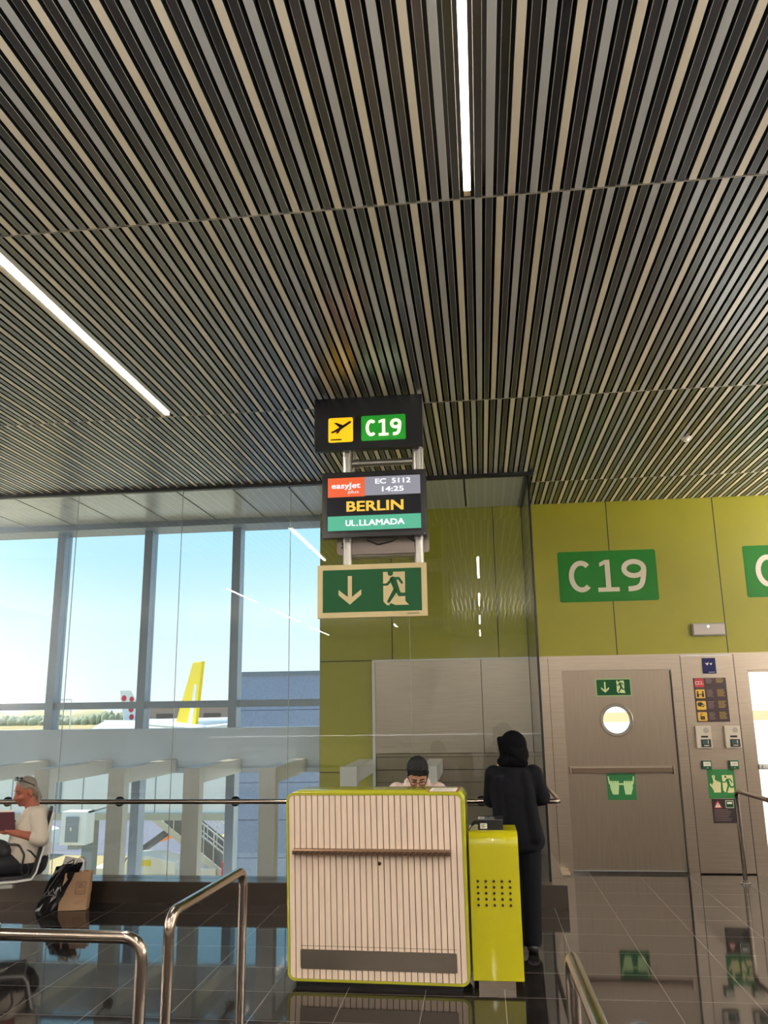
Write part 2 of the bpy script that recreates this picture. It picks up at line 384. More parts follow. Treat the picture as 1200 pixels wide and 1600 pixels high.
# floor: dark polished stone tiles on a 0.505 m grid
def floor_mat():
    mt, t, b = newmat('polished_stone_tiles'); N = t.nodes.new; Lk = t.links.new
    g = N('ShaderNodeNewGeometry'); s = N('ShaderNodeSeparateXYZ'); Lk(g.outputs['Position'], s.inputs[0])
    def ax(o, off, pitch):
        a = N('ShaderNodeMath'); a.operation = 'SUBTRACT'; a.inputs[1].default_value = off; Lk(o, a.inputs[0])
        d = N('ShaderNodeMath'); d.operation = 'DIVIDE'; d.inputs[1].default_value = pitch; Lk(a.outputs[0], d.inputs[0])
        f = N('ShaderNodeMath'); f.operation = 'FRACT'; Lk(d.outputs[0], f.inputs[0])
        h = N('ShaderNodeMath'); h.operation = 'LESS_THAN'; h.inputs[1].default_value = .0045 / pitch; Lk(f.outputs[0], h.inputs[0])
        fl = N('ShaderNodeMath'); fl.operation = 'FLOOR'; Lk(d.outputs[0], fl.inputs[0])
        return h.outputs[0], fl.outputs[0]
    hx, fx = ax(s.outputs['X'], .068, .5035); hy, fy = ax(s.outputs['Y'], 5.75, .5)
    mxx = N('ShaderNodeMath'); mxx.operation = 'MAXIMUM'; Lk(hx, mxx.inputs[0]); Lk(hy, mxx.inputs[1])
    cb = N('ShaderNodeCombineXYZ'); Lk(fx, cb.inputs[0]); Lk(fy, cb.inputs[1])
    wn = N('ShaderNodeTexWhiteNoise'); Lk(cb.outputs[0], wn.inputs['Vector'])
    nz = N('ShaderNodeTexNoise'); nz.inputs['Scale'].default_value = 3.5; nz.inputs['Detail'].default_value = 7; nz.inputs['Distortion'].default_value = 1.2
    ad = N('ShaderNodeVectorMath'); ad.operation = 'ADD'; Lk(g.outputs['Position'], ad.inputs[0]); Lk(wn.outputs['Color'], ad.inputs[1]); Lk(ad.outputs[0], nz.inputs['Vector'])
    rp = N('ShaderNodeValToRGB'); rp.color_ramp.elements[0].position = .3; rp.color_ramp.elements[0].color = (.008, .007, .0068, 1)
    rp.color_ramp.elements[1].position = .75; rp.color_ramp.elements[1].color = (.022, .0185, .017, 1); Lk(nz.outputs['Fac'], rp.inputs[0])
    mxc = N('ShaderNodeMixRGB'); mxc.inputs[2].default_value = (.20, .18, .165, 1); Lk(mxx.outputs[0], mxc.inputs[0]); Lk(rp.outputs[0], mxc.inputs[1])
    Lk(mxc.outputs[0], b.inputs['Base Color'])
    mr = N('ShaderNodeMapRange'); mr.inputs['To Min'].default_value = .10; mr.inputs['To Max'].default_value = .26
    n2 = N('ShaderNodeTexNoise'); n2.inputs['Scale'].default_value = 1.7; n2.inputs['Detail'].default_value = 5; Lk(g.outputs['Position'], n2.inputs['Vector'])
    Lk(n2.outputs['Fac'], mr.inputs[0])
    mg = N('ShaderNodeMath'); mg.operation = 'ADD'; Lk(mr.outputs[0], mg.inputs[0])
    mm = N('ShaderNodeMath'); mm.operation = 'MULTIPLY'; mm.inputs[1].default_value = .4; Lk(mxx.outputs[0], mm.inputs[0]); Lk(mm.outputs[0], mg.inputs[1])
    Lk(mg.outputs[0], b.inputs['Roughness']); b.inputs['Specular IOR Level'].default_value = .0; b.inputs['Coat Weight'].default_value = .78; b.inputs['Coat Roughness'].default_value = .05; b.inputs['Coat IOR'].default_value = 1.62
    return mt
m_floor = floor_mat()

# ------------------------------------------------------------------ hall shell
XL, XR, YB, YW = -11.0, 7.0, -13.0, 9.715
GY, GX = 8.262, .56                         # glass partition plane and its return
struct(MB().box(XL, XR, YB, 8.10, -.2, 0).box(.70, XR, 8.10, 10.1, -.2, 0).build('floor', m_floor))
cl = MB().box(XL, XR, YB, GY, ZC + .10, ZC + .3).box(XL, XR, GY, 10.2, ZC + .12, ZC + .3)
ceil = struct(cl.build('ceiling', m_void))
PIT = .05137
rows = [(3.465, 6.110, -1), (6.118, 8.655, -2), (8.663, 9.70, -1), (.83, 3.457, 0)]
for k in range(1, 6): rows.append((.83 - 2.63 * k, .822 - 2.63 * (k - 1), (k * 3) % 4))
def slat(mb, x, y0, y1, mi):
    hw = .0158
    mb.add([(x - hw, y0, ZC), (x + hw, y0, ZC), (x + hw, y1, ZC), (x - hw, y1, ZC)], [(0, 3, 2, 1)], mi)
    for sx in (-1, 1):
        a, b = x + sx * hw, x + sx * (hw + .0013)
        mb.add([(a, y0, ZC), (b, y0, ZC + .0010), (b, y1, ZC + .0010), (a, y1, ZC)], [(0, 1, 2, 3)], 5)
        mb.add([(b, y0, ZC + .001), (b, y0, ZC + .03), (b, y1, ZC + .03), (b, y1, ZC + .001)], [(0, 1, 2, 3)], 4)
    mb.add([(x - hw - .0013, y0, ZC), (x + hw + .0013, y0, ZC), (x + hw + .0013, y0, ZC + .03), (x - hw - .0013, y0, ZC + .03)], [(0, 1, 2, 3)], mi)
    mb.add([(x - hw - .0013, y1, ZC), (x + hw + .0013, y1, ZC), (x + hw + .0013, y1, ZC + .03), (x - hw - .0013, y1, ZC + .03)], [(0, 1, 2, 3)], mi)
    mb.add([(x - hw, y0, ZC + .03), (x + hw, y0, ZC + .03), (x + hw, y1, ZC + .03), (x - hw, y1, ZC + .03)], [(0, 1, 2, 3)], 4)
for (y0, y1, sh) in rows:
    mb = MB(); n0 = int(XL / PIT) + 1; n1 = int(XR / PIT) - 1
    for i in range(n0, n1):
        x = .027 + (i + sh) * PIT; k = i % 4; mi = (0, 2, 1, 3)[k]
        if x < XL + .05 or x > XR - .05: continue
        yy1 = y1
        if y1 > GY and x < .62:
            if y0 > GY: continue
            yy1 = GY - .03
        segs = [(y0, yy1)]
        for (lx, l0, l1) in led_spots:                    # the LED line takes the place of a slat
            if abs(lx - x) < .024 and l0 < yy1 and l1 > y0: segs = [(a, b) for a, b in ((y0, max(y0, l0)), (min(yy1, l1 + .045), yy1)) if b - a > .03]
        for a, b in segs: slat(mb, x, a, b, mi)
    yt = y1 if y1 < GY else (GY - .03 if y0 < GY else y1)
    for x0_, x1_, ye in (((XL, .62, yt), (.62, XR, y1)) if y0 < GY else ((.62, XR, y1),)):
        mb.box(x0_, x1_, ye - .012, ye - .009, ZC + .001, ZC + .05, 4)
    mb.build('slatted_panel', [m_beige, m_grey, m_dark, m_black, m_void, m_edge], ceil)
# trim strips between the ceiling panels
for k, y in enumerate((3.461, 6.114, 8.659)):
    x0_ = XL if y < GY else .62
    MB().box(x0_, XR, y - .0035, y + .0035, ZC - .002, ZC + .03).build('joint_strip', mat('joint_strip', c(150, 142, 125), .4), ceil)
for a in led_spots:
    t = led(*a); led_count += 1
    if a == led_spots[0]: tag(t, 'warm linear ceiling light running to the top edge, brightest and nearest', 'ceiling light', 'linear ceiling lights')
    elif a == led_spots[1]: tag(t, 'warm linear ceiling light at the left, slanting down towards the windows', 'ceiling light', 'linear ceiling lights')
    else: tag(t, 'warm linear light in the ceiling behind the camera', 'ceiling light', 'linear ceiling lights')

struct(MB().box(XL, XR, YB - .2, YB, -.2, 4.4).build('wall_back', m_wallw))
struct(MB().box(XR, XR + .2, YB - .2, YW + .4, -.2, 4.4).build('wall_right', m_wallw))
struct(MB().box(XL - .2, XL, YB - .2, 10.2, -.2, 4.4).build('wall_left', m_wallw))

for (ux, uy, uz), ul, uax, ue in UP:
    t = empty('added_uplight_trough', (ux, uy, 0 if uax == 'x' else uz - .1))  # made-up fixture around each added light
    a_, b_ = (.14, ul / 2 + .03) if uax == 'y' else (ul / 2 + .03, .14)
    MB().box(ux - a_, ux + a_, uy - b_, uy + b_, uz - .10, uz - .02).box(ux - a_, ux - a_ + .02, uy - b_, uy + b_, uz - .02, uz + .09).box(ux + a_ - .02, ux + a_, uy - b_, uy + b_, uz - .02, uz + .09).box(ux - a_, ux + a_, uy - b_, uy - b_ + .02, uz - .02, uz + .09).box(ux - a_, ux + a_, uy + b_ - .02, uy + b_, uz - .02, uz + .09).build('trough', m_alu0, t)
    if uax == 'x': MB().box(ux - ul / 2, ux + ul / 2, uy - .10, uy + .10, 0, uz - .10).build('cabinet', m_wallw, t)
    else: MB().box(min(ux, ux + math.copysign(.39, ux)), max(ux, ux + math.copysign(.39, ux)), uy - b_, uy + b_, uz - .09, uz - .05).build('bracket', m_alu0, t)
    tag(t, 'long uplight added to brighten the ceiling, unseen behind or beside the view', 'uplight', 'added ceiling uplights')

# green lacquered wall above the doors, with the part behind the glass
gw = MB(); gw.box(-1.885, XR, YW, YW + .25, 2.318, ZC + .2, 0)
for x in (-1.024, .217, 1.552, 2.768): gw.box(x - .005, x + .005, YW - .0012, YW + .01, 2.318, ZC + .05, 1)
gw.box(-1.885, -1.262, YW, YW + .25, -3.0, 2.306, 0)
gw.box(-1.885, GX, YW + .01, YW + .05, 2.300, 2.320, 1)
gw.box(-1.885, -1.262, YW - .0012, YW + .01, 1.052, 1.062, 1)
struct(gw.build('wall_front', [m_green, m_joint]))
struct(MB().box(GX, XR, YW - .012, YW + .02, 2.296, 2.318).build('trim_1', m_steel))

# steel panel behind the glass (lift landing), stepped rails below
sp_ = MB(); sp_.box(-1.262, -.0, YW - .004, YW + .2, 1.262, 2.300, 0); sp_.box(.008, .56, YW - .004, YW + .2, 1.262, 2.300, 0)
sp_.box(-1.262, .56, YW + .01, YW + .2, -3, 2.306, 1)
for z0, z1, dy in ((1.225, 1.256, .0), (1.085, 1.218, .03), (.95, 1.078, .012), (.70, .943, .03), (.2, .693, .0), (-2.5, .193, .02)):
    sp_.box(-1.225, .56, YW - .03 + dy, YW + .1, z0, z1, 2)
sp_.box(-1.262, -1.232, YW - .045, YW + .01, -2.5, 2.300, 3)
sp_.box(-1.262, .56, YW - .02, YW + .01, 2.300, 2.318, 3)
struct(sp_.build('trim_2', [m_steel, m_joint, m_steel_d, m_post]))

# ------------------------------------------------------------------ steel lower wall with the emergency door
def rawx(v): return v * 1.1
st = MB()
for x0_, x1_, z0, z1 in ((.545, .618, 0, 2.296), (.62, .765, 0, 2.296), (.770, .885, 0, 2.296), (.885, 2.125, 2.150, 2.296),
                         (2.125, 2.232, 0, 2.296), (2.815, 2.935, 0, 2.296), (2.935, XR, 2.125, 2.296)):
    st.box(x0_, x1_, YW - .01, YW + .12, z0, z1, 0)
st.box(.56, 2.94, YW + .12, YW + .14, 0, .02, 1)
for x in (.7675, 2.236, 2.811): st.box(x - .004, x + .004, YW - .006, YW + .10, 0, 2.296, 1)
st.box(.885, .915, YW - .01, YW + .12, 0, 2.15, 0)
struct(st.build('trim_3', [m_steel, m_joint]))
pn = MB().box(2.240, 2.807, YW - .008, YW + .10, .012, 2.292, 0)
struct(pn.build('trim_4', m_steel))

# door_1: brushed steel leaf with round porthole
DX0, DX1, DZ0, DZ1 = .916, 2.108, .03, 2.149
PX, PZ, PR = 1.487, 1.602, .150
dl = MB(); fr = wallfr(0, YW + .004, 0)
n = 48; inner = [(PX + PR * math.cos(2 * PI * i / n), PZ + PR * math.sin(2 * PI * i / n)) for i in range(n)]
outer = []
for i in range(n):
    a = 2 * PI * i / n; ca, sa = math.cos(a), math.sin(a)
    t = min((DX1 - PX) / ca if ca > 1e-6 else 1e9, (DX0 - PX) / ca if ca < -1e-6 else 1e9, (DZ1 - PZ) / sa if sa > 1e-6 else 1e9, (DZ0 - PZ) / sa if sa < -1e-6 else 1e9)
    outer.append([PX + t * ca, PZ + t * sa])
for cx, cz in ((DX0, DZ0), (DX1, DZ0), (DX1, DZ1), (DX0, DZ1)):
    q = min(outer, key=lambda p: (p[0] - cx) ** 2 + (p[1] - cz) ** 2); q[0] = cx; q[1] = cz
for i in range(n):
    j = (i + 1) % n
    for d, flip in ((0, 0), (-.06, 1)):
        vs = [fr.p(*inner[i], d), fr.p(*inner[j], d), fr.p(*outer[j], d), fr.p(*outer[i], d)]
        dl.add(vs, [(3, 2, 1, 0) if not flip else (0, 1, 2, 3)], 0)
    dl.add([fr.p(*inner[i], 0), fr.p(*inner[j], 0), fr.p(*inner[j], -.06), fr.p(*inner[i], -.06)], [(0, 1, 2, 3)], 0, True)
    dl.add([fr.p(*outer[i], 0), fr.p(*outer[j], 0), fr.p(*outer[j], -.06), fr.p(*outer[i], -.06)], [(3, 2, 1, 0)], 0)
door = struct(dl.build('door_1', m_steel_d, loc=(1.5, YW, 0)))
MB().ring(fr, PX, PZ, PR - .006, PR + .032, -.001, .014).build('porthole_rim', m_chrome, door, bevel=.004)
MB().disc(fr, PX, PZ, PR, -.035, -.029).build('porthole_glass', m_pane, door)
pb = MB()
pb.fbox(fr, .935, 2.062, 1.030, 1.108, .0, .012, 0)
pb.fbox(fr, .955, 2.040, 1.042, 1.092, .012, .055, 1)
pb.fbox(fr, .935, .952, 1.026, 1.112, .0, .062, 0).fbox(fr, 2.045, 2.062, 1.022, 1.108, .0, .062, 0)
pb.build('push_bar', [m_steel, mat('push_bar_bronze', c(140, 122, 105), .3, metal=1.)], door, bevel=.003)
MB().box(.905, 2.112, YW - .02, YW + .11, 0, .026).build('threshold', m_chrome, door)
MB().box(2.109, 2.116, YW - .008, YW + .1, .03, 2.14).build('seal', m_joint, door)

# door_2: glazed door at the right edge
d2 = MB(); d2.box(2.938, 3.02 - .06, YW + .01, YW + .06, .02, 2.12, 0).box(4.15, 4.23, YW + .01, YW + .06, .02, 2.12, 0)
d2.box(2.95, 4.2, YW + .01, YW + .06, 2.10, 2.125, 0).box(2.95, 4.2, YW + .01, YW + .06, .02, .14, 0)
d2o = struct(d2.build('door_2', m_steel, loc=(3.5, YW, 0)))
MB().box(2.95, 4.16, YW + .03, YW + .04, .1, 2.1).build('glass_pane', m_pane, d2o)
hd = MB().fbox(wallfr(2.955, YW + .01, 1.065), 0, .10, 0, .055, 0, .035, 0).fbox(wallfr(2.985, YW + .01, 1.075), 0, .05, 0, .035, .03, .06, 0)
hd.build('door_latch', m_post, d2o, bevel=.004)
struct(MB().box(4.23, XR, YW - .01, YW + .12, 0, 2.296).build('trim_5', m_steel))

# ------------------------------------------------------------------ ledge, glass partition, soffit
lg = MB().box(XL, .70, 8.10, 8.40, -.02, .195).box(.44, .70, 8.40, YW - .02, -.02, .195)
struct(lg.build('trim_6', m_ledge, bevel=.004))
struct(MB().box(.80 - .1, .86, 9.45, YW - .02, 0, .03).build('trim_7', m_steel))
chn = MB().box(XL, .62, GY - .03, GY + .03, ZC - .035, ZC + .05).box(GX - .03, .60, GY, YW, ZC - .02, ZC + .05)
struct(chn.build('trim_8', mat('channel_black', c(28, 30, 30), .4)))
m_gedge = mat('glass_edge', c(20, 26, 24), .2)
xs = [XL + .02, -10.2, -9.0, -7.8, -6.62, -5.44, -4.288, -3.108, -1.925, -.690, GX]
pane_n = 0
for i in range(len(xs) - 1):
    a, b = xs[i], xs[i + 1]
    o = MB().box(a + .003, b - .003, GY - .006, GY + .006, .195, ZC - .035).build('window_%d' % (i + 1), m_glass, loc=((a + b) / 2, GY, .2)); struct(o)
    MB().box(b - .003, b + .001, GY - .0062, GY + .0062, .195, ZC - .035).build('pane_joint', m_gedge if i == len(xs) - 2 else mat('pane_joint', c(150, 160, 155), .2), o)
o = struct(MB().box(GX - .006, GX + .006, GY + .008, YW - .02, .195, ZC - .02).build('window_11', m_glass, loc=(GX, 9, .2)))
MB().box(GX - .010, GX + .012, GY - .012, GY + .010, .195, ZC).build('corner_profile', m_gedge, o)
MB().box(GX - .010, GX + .010, YW - .03, YW - .015, .195, ZC).build('edge_profile', m_gedge, o)

sf = MB()
sx = [-10.2, -9.54, -8.9, -8.27, -7.65, -7.02, -6.39, -5.76, -5.13, -4.50, -3.868, -3.243, -2.607, -1.987, -1.36, -.735, -.095, .535]
for a, b in zip(sx, sx[1:]): sf.box(a + .011, b - .011, GY + .03, 9.78, ZC, ZC + .06, 0)
sf.box(XL, .55, GY + .03, 9.78, ZC + .02, ZC + .08, 1)
struct(sf.build('ceiling_soffit', [m_soff, m_joint]))

# ------------------------------------------------------------------ outer facade: mullions, transom, spandrel and panes
FY = 10.0
struct(MB().box(XL, -1.88, 9.78, 10.2, 4.04, ZC + .25, 0).build('trim_9', m_frame))
struct(MB().box(XL, -1.88, FY - .0, FY + .18, 1.803, 1.887, 0).build('trim_10', m_frame))
sb = MB().box(XL, -1.88, FY - .05, FY + .2, 1.10, 1.563, 0).box(XL, -1.88, FY - .06, FY, 1.045, 1.10, 0).box(XL, .56, FY - .045, FY, 1.19, 1.205, 0)
struct(sb.build('trim_11', m_span))
mx_ = [-9.97 - 0, -8.79, -7.61, -6.43, -5.25 - .075, -4.135 - .05, -2.955 - .06]
mx_ = [-5.325 - 1.185 * k for k in (4, 3, 2, 1)] + [-5.375, -4.19, -3.02, -1.90]
for i, x in enumerate(mx_):
    if i < len(mx_) - 1:
        nx = mx_[i + 1]
        o = struct(MB().box(x - .055, x + .05, FY - .02, FY + .17, -3.0, 4.06).build('window_%d' % (12 + i), m_frame, loc=(x, FY, -3)))
        pn = MB()
        for z0, z1 in ((-3.0, 1.10), (1.563, 1.803), (1.887, 4.06)): pn.box(x + .05, nx - .055, FY + .10, FY + .112, z0, z1, 0)
        pn.build('glass_pane', m_pane, o)
struct(MB().box(-1.93, -1.885, YW + .2, 10.2, -3, 4.1).build('trim_12', m_frame))

# posts with beams running back to the facade
post_lab = ['far left beside the seated woman', 'behind the leftmost rail bracket', 'in front of the stairs outside',
            'just left of the wooden-fronted desk', 'behind the desk, left of the seated man', 'behind the seated man']
px_ = [-4.656, -3.848, -3.05, -2.261, -1.436, -.64]
for x, lb in zip([-5.46] + px_, ['outside the left edge'] + post_lab):
    t = empty('support_post', (x + .0875, 8.52, -2.5))
    zt = 1.205
    MB().box(x, x + .172, 8.45, 8.585, -2.5, zt).build('post', m_post, t, bevel=.004)
    yb = FY - .06 if x < -1.9 else YW - .03
    b = MB().box(x + .02, x + .172, 8.585, yb, 1.05, zt)
    b.build('beam', m_post, t, bevel=.004)
    tag(t, 'grey post and beam behind the glass, ' + lb, 'post', 'grey posts behind the glass')

# handrail in front of the glass
t = empty('wall_handrail', (-2, 7.95, .93))
rl = MB().tube([(XL + .3, 7.95, .935), (.655, 7.95, .930), (.655, YW - .06, .930)], .0225, 18, bend=.05)
rl.build('rail', m_tube, t)
for x in (-8.4, -7.2, -6.0, -4.80, -3.619, -2.436, -1.24, -.043):
    MB().cyl((x, GY - .03, .903), (x, GY - .006, .903), .047).cyl((x, 7.96, .928), (x, GY - .02, .905), .010).build('bracket', mat('bracket_dark', c(62, 58, 56), .2, metal=.9), t)
MB().cyl((GX + .008, 9.0, .93), (GX + .03, 9.0, .93), .036).cyl((GX + .02, 9.0, .93), (.65, 9.0, .93), .010).build('bracket', m_chrome, t)
tag(t, 'long horizontal steel handrail fixed to the glass partition above the ledge', 'handrail')

# ------------------------------------------------------------------ boarding desk
H_D = 1.222; yaw = math.radians(-2.1)
DU = Vector((math.cos(yaw), math.sin(yaw), 0)); DB = Vector((-math.sin(yaw), math.cos(yaw), 0)); LEAN = .105
D0 = Vector((-1.345, 5.862, 0)); DW = 1.20
desk = empty('boarding_desk', D0 + DU * DW / 2 + DB * .2)
m_limeD = mat('desk_lime_metal', c(164, 164, 40), .24, coat=.35, noise=.03, nscale=5)
m_wood = mat('desk_board_cream', c(226, 204, 182), .5, noise=.07, nscale=3, stretch=(12, 12, .6))
m_groove = mat('desk_groove', c(50, 34, 24), .8)
m_brown = mat('footrest_bronze', c(120, 92, 70), .35, metal=.7)
def dpt(u, z, d):    # u across, z up, d behind the leaning front
    return D0 + DU * u + DB * (d - LEAN * z / H_D) + Vector((0, 0, z))
def dring(u0, u1, z0, z1, r, d, back=False):
    return [(D0 + DU * u + DB * d + Vector((0, 0, z))) if back else dpt(u, z, d) for u, z in rr(u0, u1, z0, z1, r, 6)]
ZB = .035
o0 = dring(0, DW, ZB, H_D, .05, 0); n = len(o0)
i0 = dring(.015, DW - .015, ZB + .015, H_D - .015, .038, 0)
i1 = dring(.015, DW - .015, ZB + .015, H_D - .015, .038, .014)
bk = dring(0, DW, ZB, H_D, .05, .34, True)
mb = MB(); mb.add(o0 + i0 + i1 + bk, [], 0)
for i in range(n):
    j = (i + 1) % n
    mb.f += [(i, j, n + j, n + i), (n + i, n + j, 2 * n + j, 2 * n + i), (j, i, 3 * n + i, 3 * n + j)]; mb.m += [0] * 3; mb.s += [False, False, True]
mb.f += [tuple(range(2 * n, 3 * n)), tuple(range(4 * n - 1, 3 * n - 1, -1))]; mb.m += [1, 0]; mb.s += [False, False]
mb.build('shell', [m_limeD, m_groove], desk)
mb = MB(); NB = 29; pu = (DW - .03) / NB
dfr = Fr(D0, DU, (dpt(0, H_D, 0) - dpt(0, 0, 0)), DU.cross(dpt(0, H_D, 0) - dpt(0, 0, 0)))
SL = (dpt(0, H_D, 0) - dpt(0, 0, 0)).length / H_D
for k in range(NB):
    a = .015 + k * pu + .0028; b = .015 + (k + 1) * pu - .0028
    def cut(u):
        q = min(u - .015, DW - .015 - u); rr_ = .038
        return rr_ - math.sqrt(max(0, rr_ * rr_ - (rr_ - q) ** 2)) if q < rr_ else 0.
    us = [a, (a * 2 + b) / 3, (a + 2 * b) / 3, b]
    mb.prism(dfr, [(u, (ZB + .016 + cut(u)) * SL) for u in us] + [(u, (H_D - .016 - cut(u)) * SL) for u in reversed(us)], -.014, -.003)
mb.build('slatted_front', m_wood, desk)
# perforated ledge
mb = MB(); u0, u1 = .052, 1.108; zs = .838 * SL
mb.fbox(dfr, u0, u1, zs, zs + .006, -.01, .055, 0)
mb.fbox(dfr, u0, u1, zs, zs + .024, .050, .056, 0)
mb.prism(Fr(dfr.p(u0, 0, 0), dfr.N, dfr.V, -dfr.U), [(0, zs), (.055, zs), (.03, zs + .028), (0, zs + .028)], -.001, -(u1 - u0), 0)
for row in range(2):
    k = 0
    while u0 + .02 + k * .037 + .03 < u1:
        ua = u0 + .012 + k * .037 + row * .012
        q = Fr(dfr.p(0, zs + .003 + row * .001, .0565), dfr.U, dfr.V, dfr.N)
        if row == 0: mb.rrect(q, ua, ua + .022, .004, .010, .003, 0, .0006, 1, 3)
        else: mb.rrect(q, ua, ua + .022, .013, .019, .003, 0, .0006, 1, 3)
        k += 1
mb.build('perforated_ledge', [m_brown, m_groove], desk)
MB().disc(dfr, .632, .775 * SL, .011, -.004, .010, 0).disc(dfr, .632, .775 * SL, .005, .010, .012, 1).build('lock', [mat('lock_brass', c(110, 80, 40), .3, metal=1.), m_groove], desk)
kp = mat('kick_plate_steel', c(150, 140, 128), .28, metal=1., noise=.05, nscale=2)
mb = MB(); mb.rrect(dfr, .088, 1.120, .113 * SL, .232 * SL, .008, -.002, .002, 0)
mb.fbox(dfr, .086, 1.120, .252 * SL, .254 * SL, -.004, -.0022, 1)
mb.build('kick_plate', [kp, m_groove], desk)
MB().add([], []).fbox(Fr(D0, DU, (0, 0, 1), -DB), .05, DW - .05, 0, ZB + .01, -.30, -.03).build('plinth', m_blackp, desk)
tag(desk, 'low boarding desk with cream wood-slatted front in a rounded lime frame', 'desk')

mb = MB(); q = Fr(D0 + DU * .955 + DB * (-LEAN + .06) + Vector((0, 0, H_D + .001)), DU, DB, (0, 0, 1))
mb.rrect(q, 0, .205, 0, .27, .004, 0, .0015, 0, 2).rrect(q, .012, .193, .012, .258, .002, .0015, .002, 1, 2)
for k in range(9): mb.fbox(q, .03, .10 + .06 * ((k * 7) % 3) / 2, .05 + k * .021, .055 + k * .021, .002, .0023, 2)
tag(mb.build('notice_sheet', [mat('sheet_border', c(150, 60, 50), .5), m_white, mat('print_grey', c(120, 110, 105), .6)], loc=q.p(.1, .1, 0)), 'white notice sheet with red border lying on top of the lime desk', 'notice')

# ------------------------------------------------------------------ lime pedestal beside the desk
K0, K1 = -.128, .199; KY = 5.868
ped = empty('pedestal', ((K0 + K1) / 2, KY + .18, 0))
prof = [(0, .05), (0, .05)]; r = .085; HZ = .955; prof = [(0.0, .05)]
for k in range(9): a = k / 8 * PI / 2; prof.append((r - r * math.cos(a) + .012, HZ - r - .012 + r * math.sin(a) + .012))
prof[0] = (0.0, .055)
prof += [(.40, HZ - .004), (.40, .055)]
mb = MB()
vs = [(x, KY + y, z) for x in (K0, K1) for y, z in prof]; n = len(prof)
mb.add(vs, [tuple(range(n - 1, -1, -1)), tuple(range(n, 2 * n))], 0)
for i in range(n):
    j = (i + 1) % n; mb.f.append((i, j, n + j, n + i)); mb.m.append(0); mb.s.append(1 <= i <= 8)
m_limeK = mat('pedestal_lime_metal', c(178, 172, 18), .26, coat=.3, noise=.04, nscale=4)
mb.build('body', m_limeK, ped, bevel=.004)
mb = MB(); q = Fr((0, KY + .0035, 0), (1, 0, 0), (0, 0, 1), (0, -1, 0))
for i in range(5):
    for j in range(5): mb.disc(q, -.076 + i * .0525 , .652 - j * .0365, .0085, 0, .0042, 0, 16)
mb.build('speaker_holes', m_joint, ped)
MB().box(K0 + .035, K1 - .055, KY + .03, KY + .36, 0, .056).build('base', m_steel, ped)
tag(ped, 'shorter lime metal pedestal with a round-cornered top and square of dark holes', 'pedestal')

rd = empty('boarding_pass_scanner', (.02, KY + .19, HZ))
mb = MB(); mb.box(-.062, .108, KY + .12, KY + .32, HZ - .002, HZ + .068, 0)
mb.build('housing', m_blackp, rd, bevel=.004)
MB().box(-.060, .052, KY + .125, KY + .25, HZ + .068, HZ + .0705).build('scanner_glass', mat('scanner_glass', c(120, 125, 125), .08), rd)
q = Fr((-.046, KY + .12, HZ + .008), (1, 0, 0), (0, 0, 1), (0, -1, 0))
mb = MB().fbox(q, 0, .046, 0, .034, -.001, .001, 0)
for k in range(4): mb.fbox(q, .005, .028 + .01 * (k % 2), .006 + k * .0065, .009 + k * .0065, .001, .0014, 1)
mb.build('sticker', [m_white, m_blackp], rd)
MB().tube([(-.06, KY + .22, HZ + .035), (-.085, KY + .22, HZ + .04), (-.105, KY + .2, HZ + .02)], .010, 10, bend=.02).tube([(-.10, KY + .2, HZ + .025), (-.118, KY + .12, HZ + .006), (-.134, KY + .02, HZ - .04), (-.1345, KY + .01, .35)], .0035, 8, bend=.04).build('cable', m_blackp, rd)
tag(rd, 'black boxy document scanner with white sticker on top of the lime pedestal', 'scanner')

# ------------------------------------------------------------------ hanging signs above the desk
SY = 5.85
m_signblk = mat('sign_black', c(12, 12, 13), .25)
m_alu = mat('satin_aluminium', c(175, 172, 165), .35, metal=.9)
fr_ = empty('sign_support_frame', (-.75, SY + .12, 4.1))
for x in (-.950, -.415):
    for dy in (.10, .20):
        MB().cyl((x + (.0 if dy < .15 else .012), SY + dy, 2.72 if dy < .15 else 2.95), (x + (.0 if dy < .15 else .012), SY + dy, 4.3), .034, seg=20).build('upright', m_alu, fr_)
for z in (3.605, 2.885):
    mb = MB(); mb.cyl((-.95, SY + .15, z), (-.415, SY + .15, z), .027).cyl((-.90, SY + .15, z), (-.86, SY + .15, z), .036).build('crossbar', m_alu, fr_)
mb = MB(); mb.rrect(wallfr(0, SY + .10, 0), -1.03, -.34, 2.885, 3.05, .03, 0, .006, 0)
for ux in (-.975, -.40):
    for a in range(4): mb.disc(wallfr(0, SY + .0935, 0), ux + .018 * math.cos(PI / 4 + a * PI / 2), 2.955 + .018 * math.sin(PI / 4 + a * PI / 2), .009, 0, .001, 1, 12)
mb.build('mounting_plate', [mat('plate_taupe', c(120, 110, 102), .4, metal=.6), m_joint], fr_)
mb = MB().tube([(-.80, SY + .08, 2.99), (-.72, SY + .085, 2.955), (-.62, SY + .08, 2.975), (-.57, SY + .08, 3.0)], .006, 8).tube([(-.5, SY + .08, 3.0), (-.44, SY + .085, 2.965), (-.40, SY + .08, 2.97)], .006, 8)
mb.build('cable', m_blackp, fr_)
tag(fr_, 'grey tubular frame hanging from the ceiling that carries the stacked signs', 'sign frame')

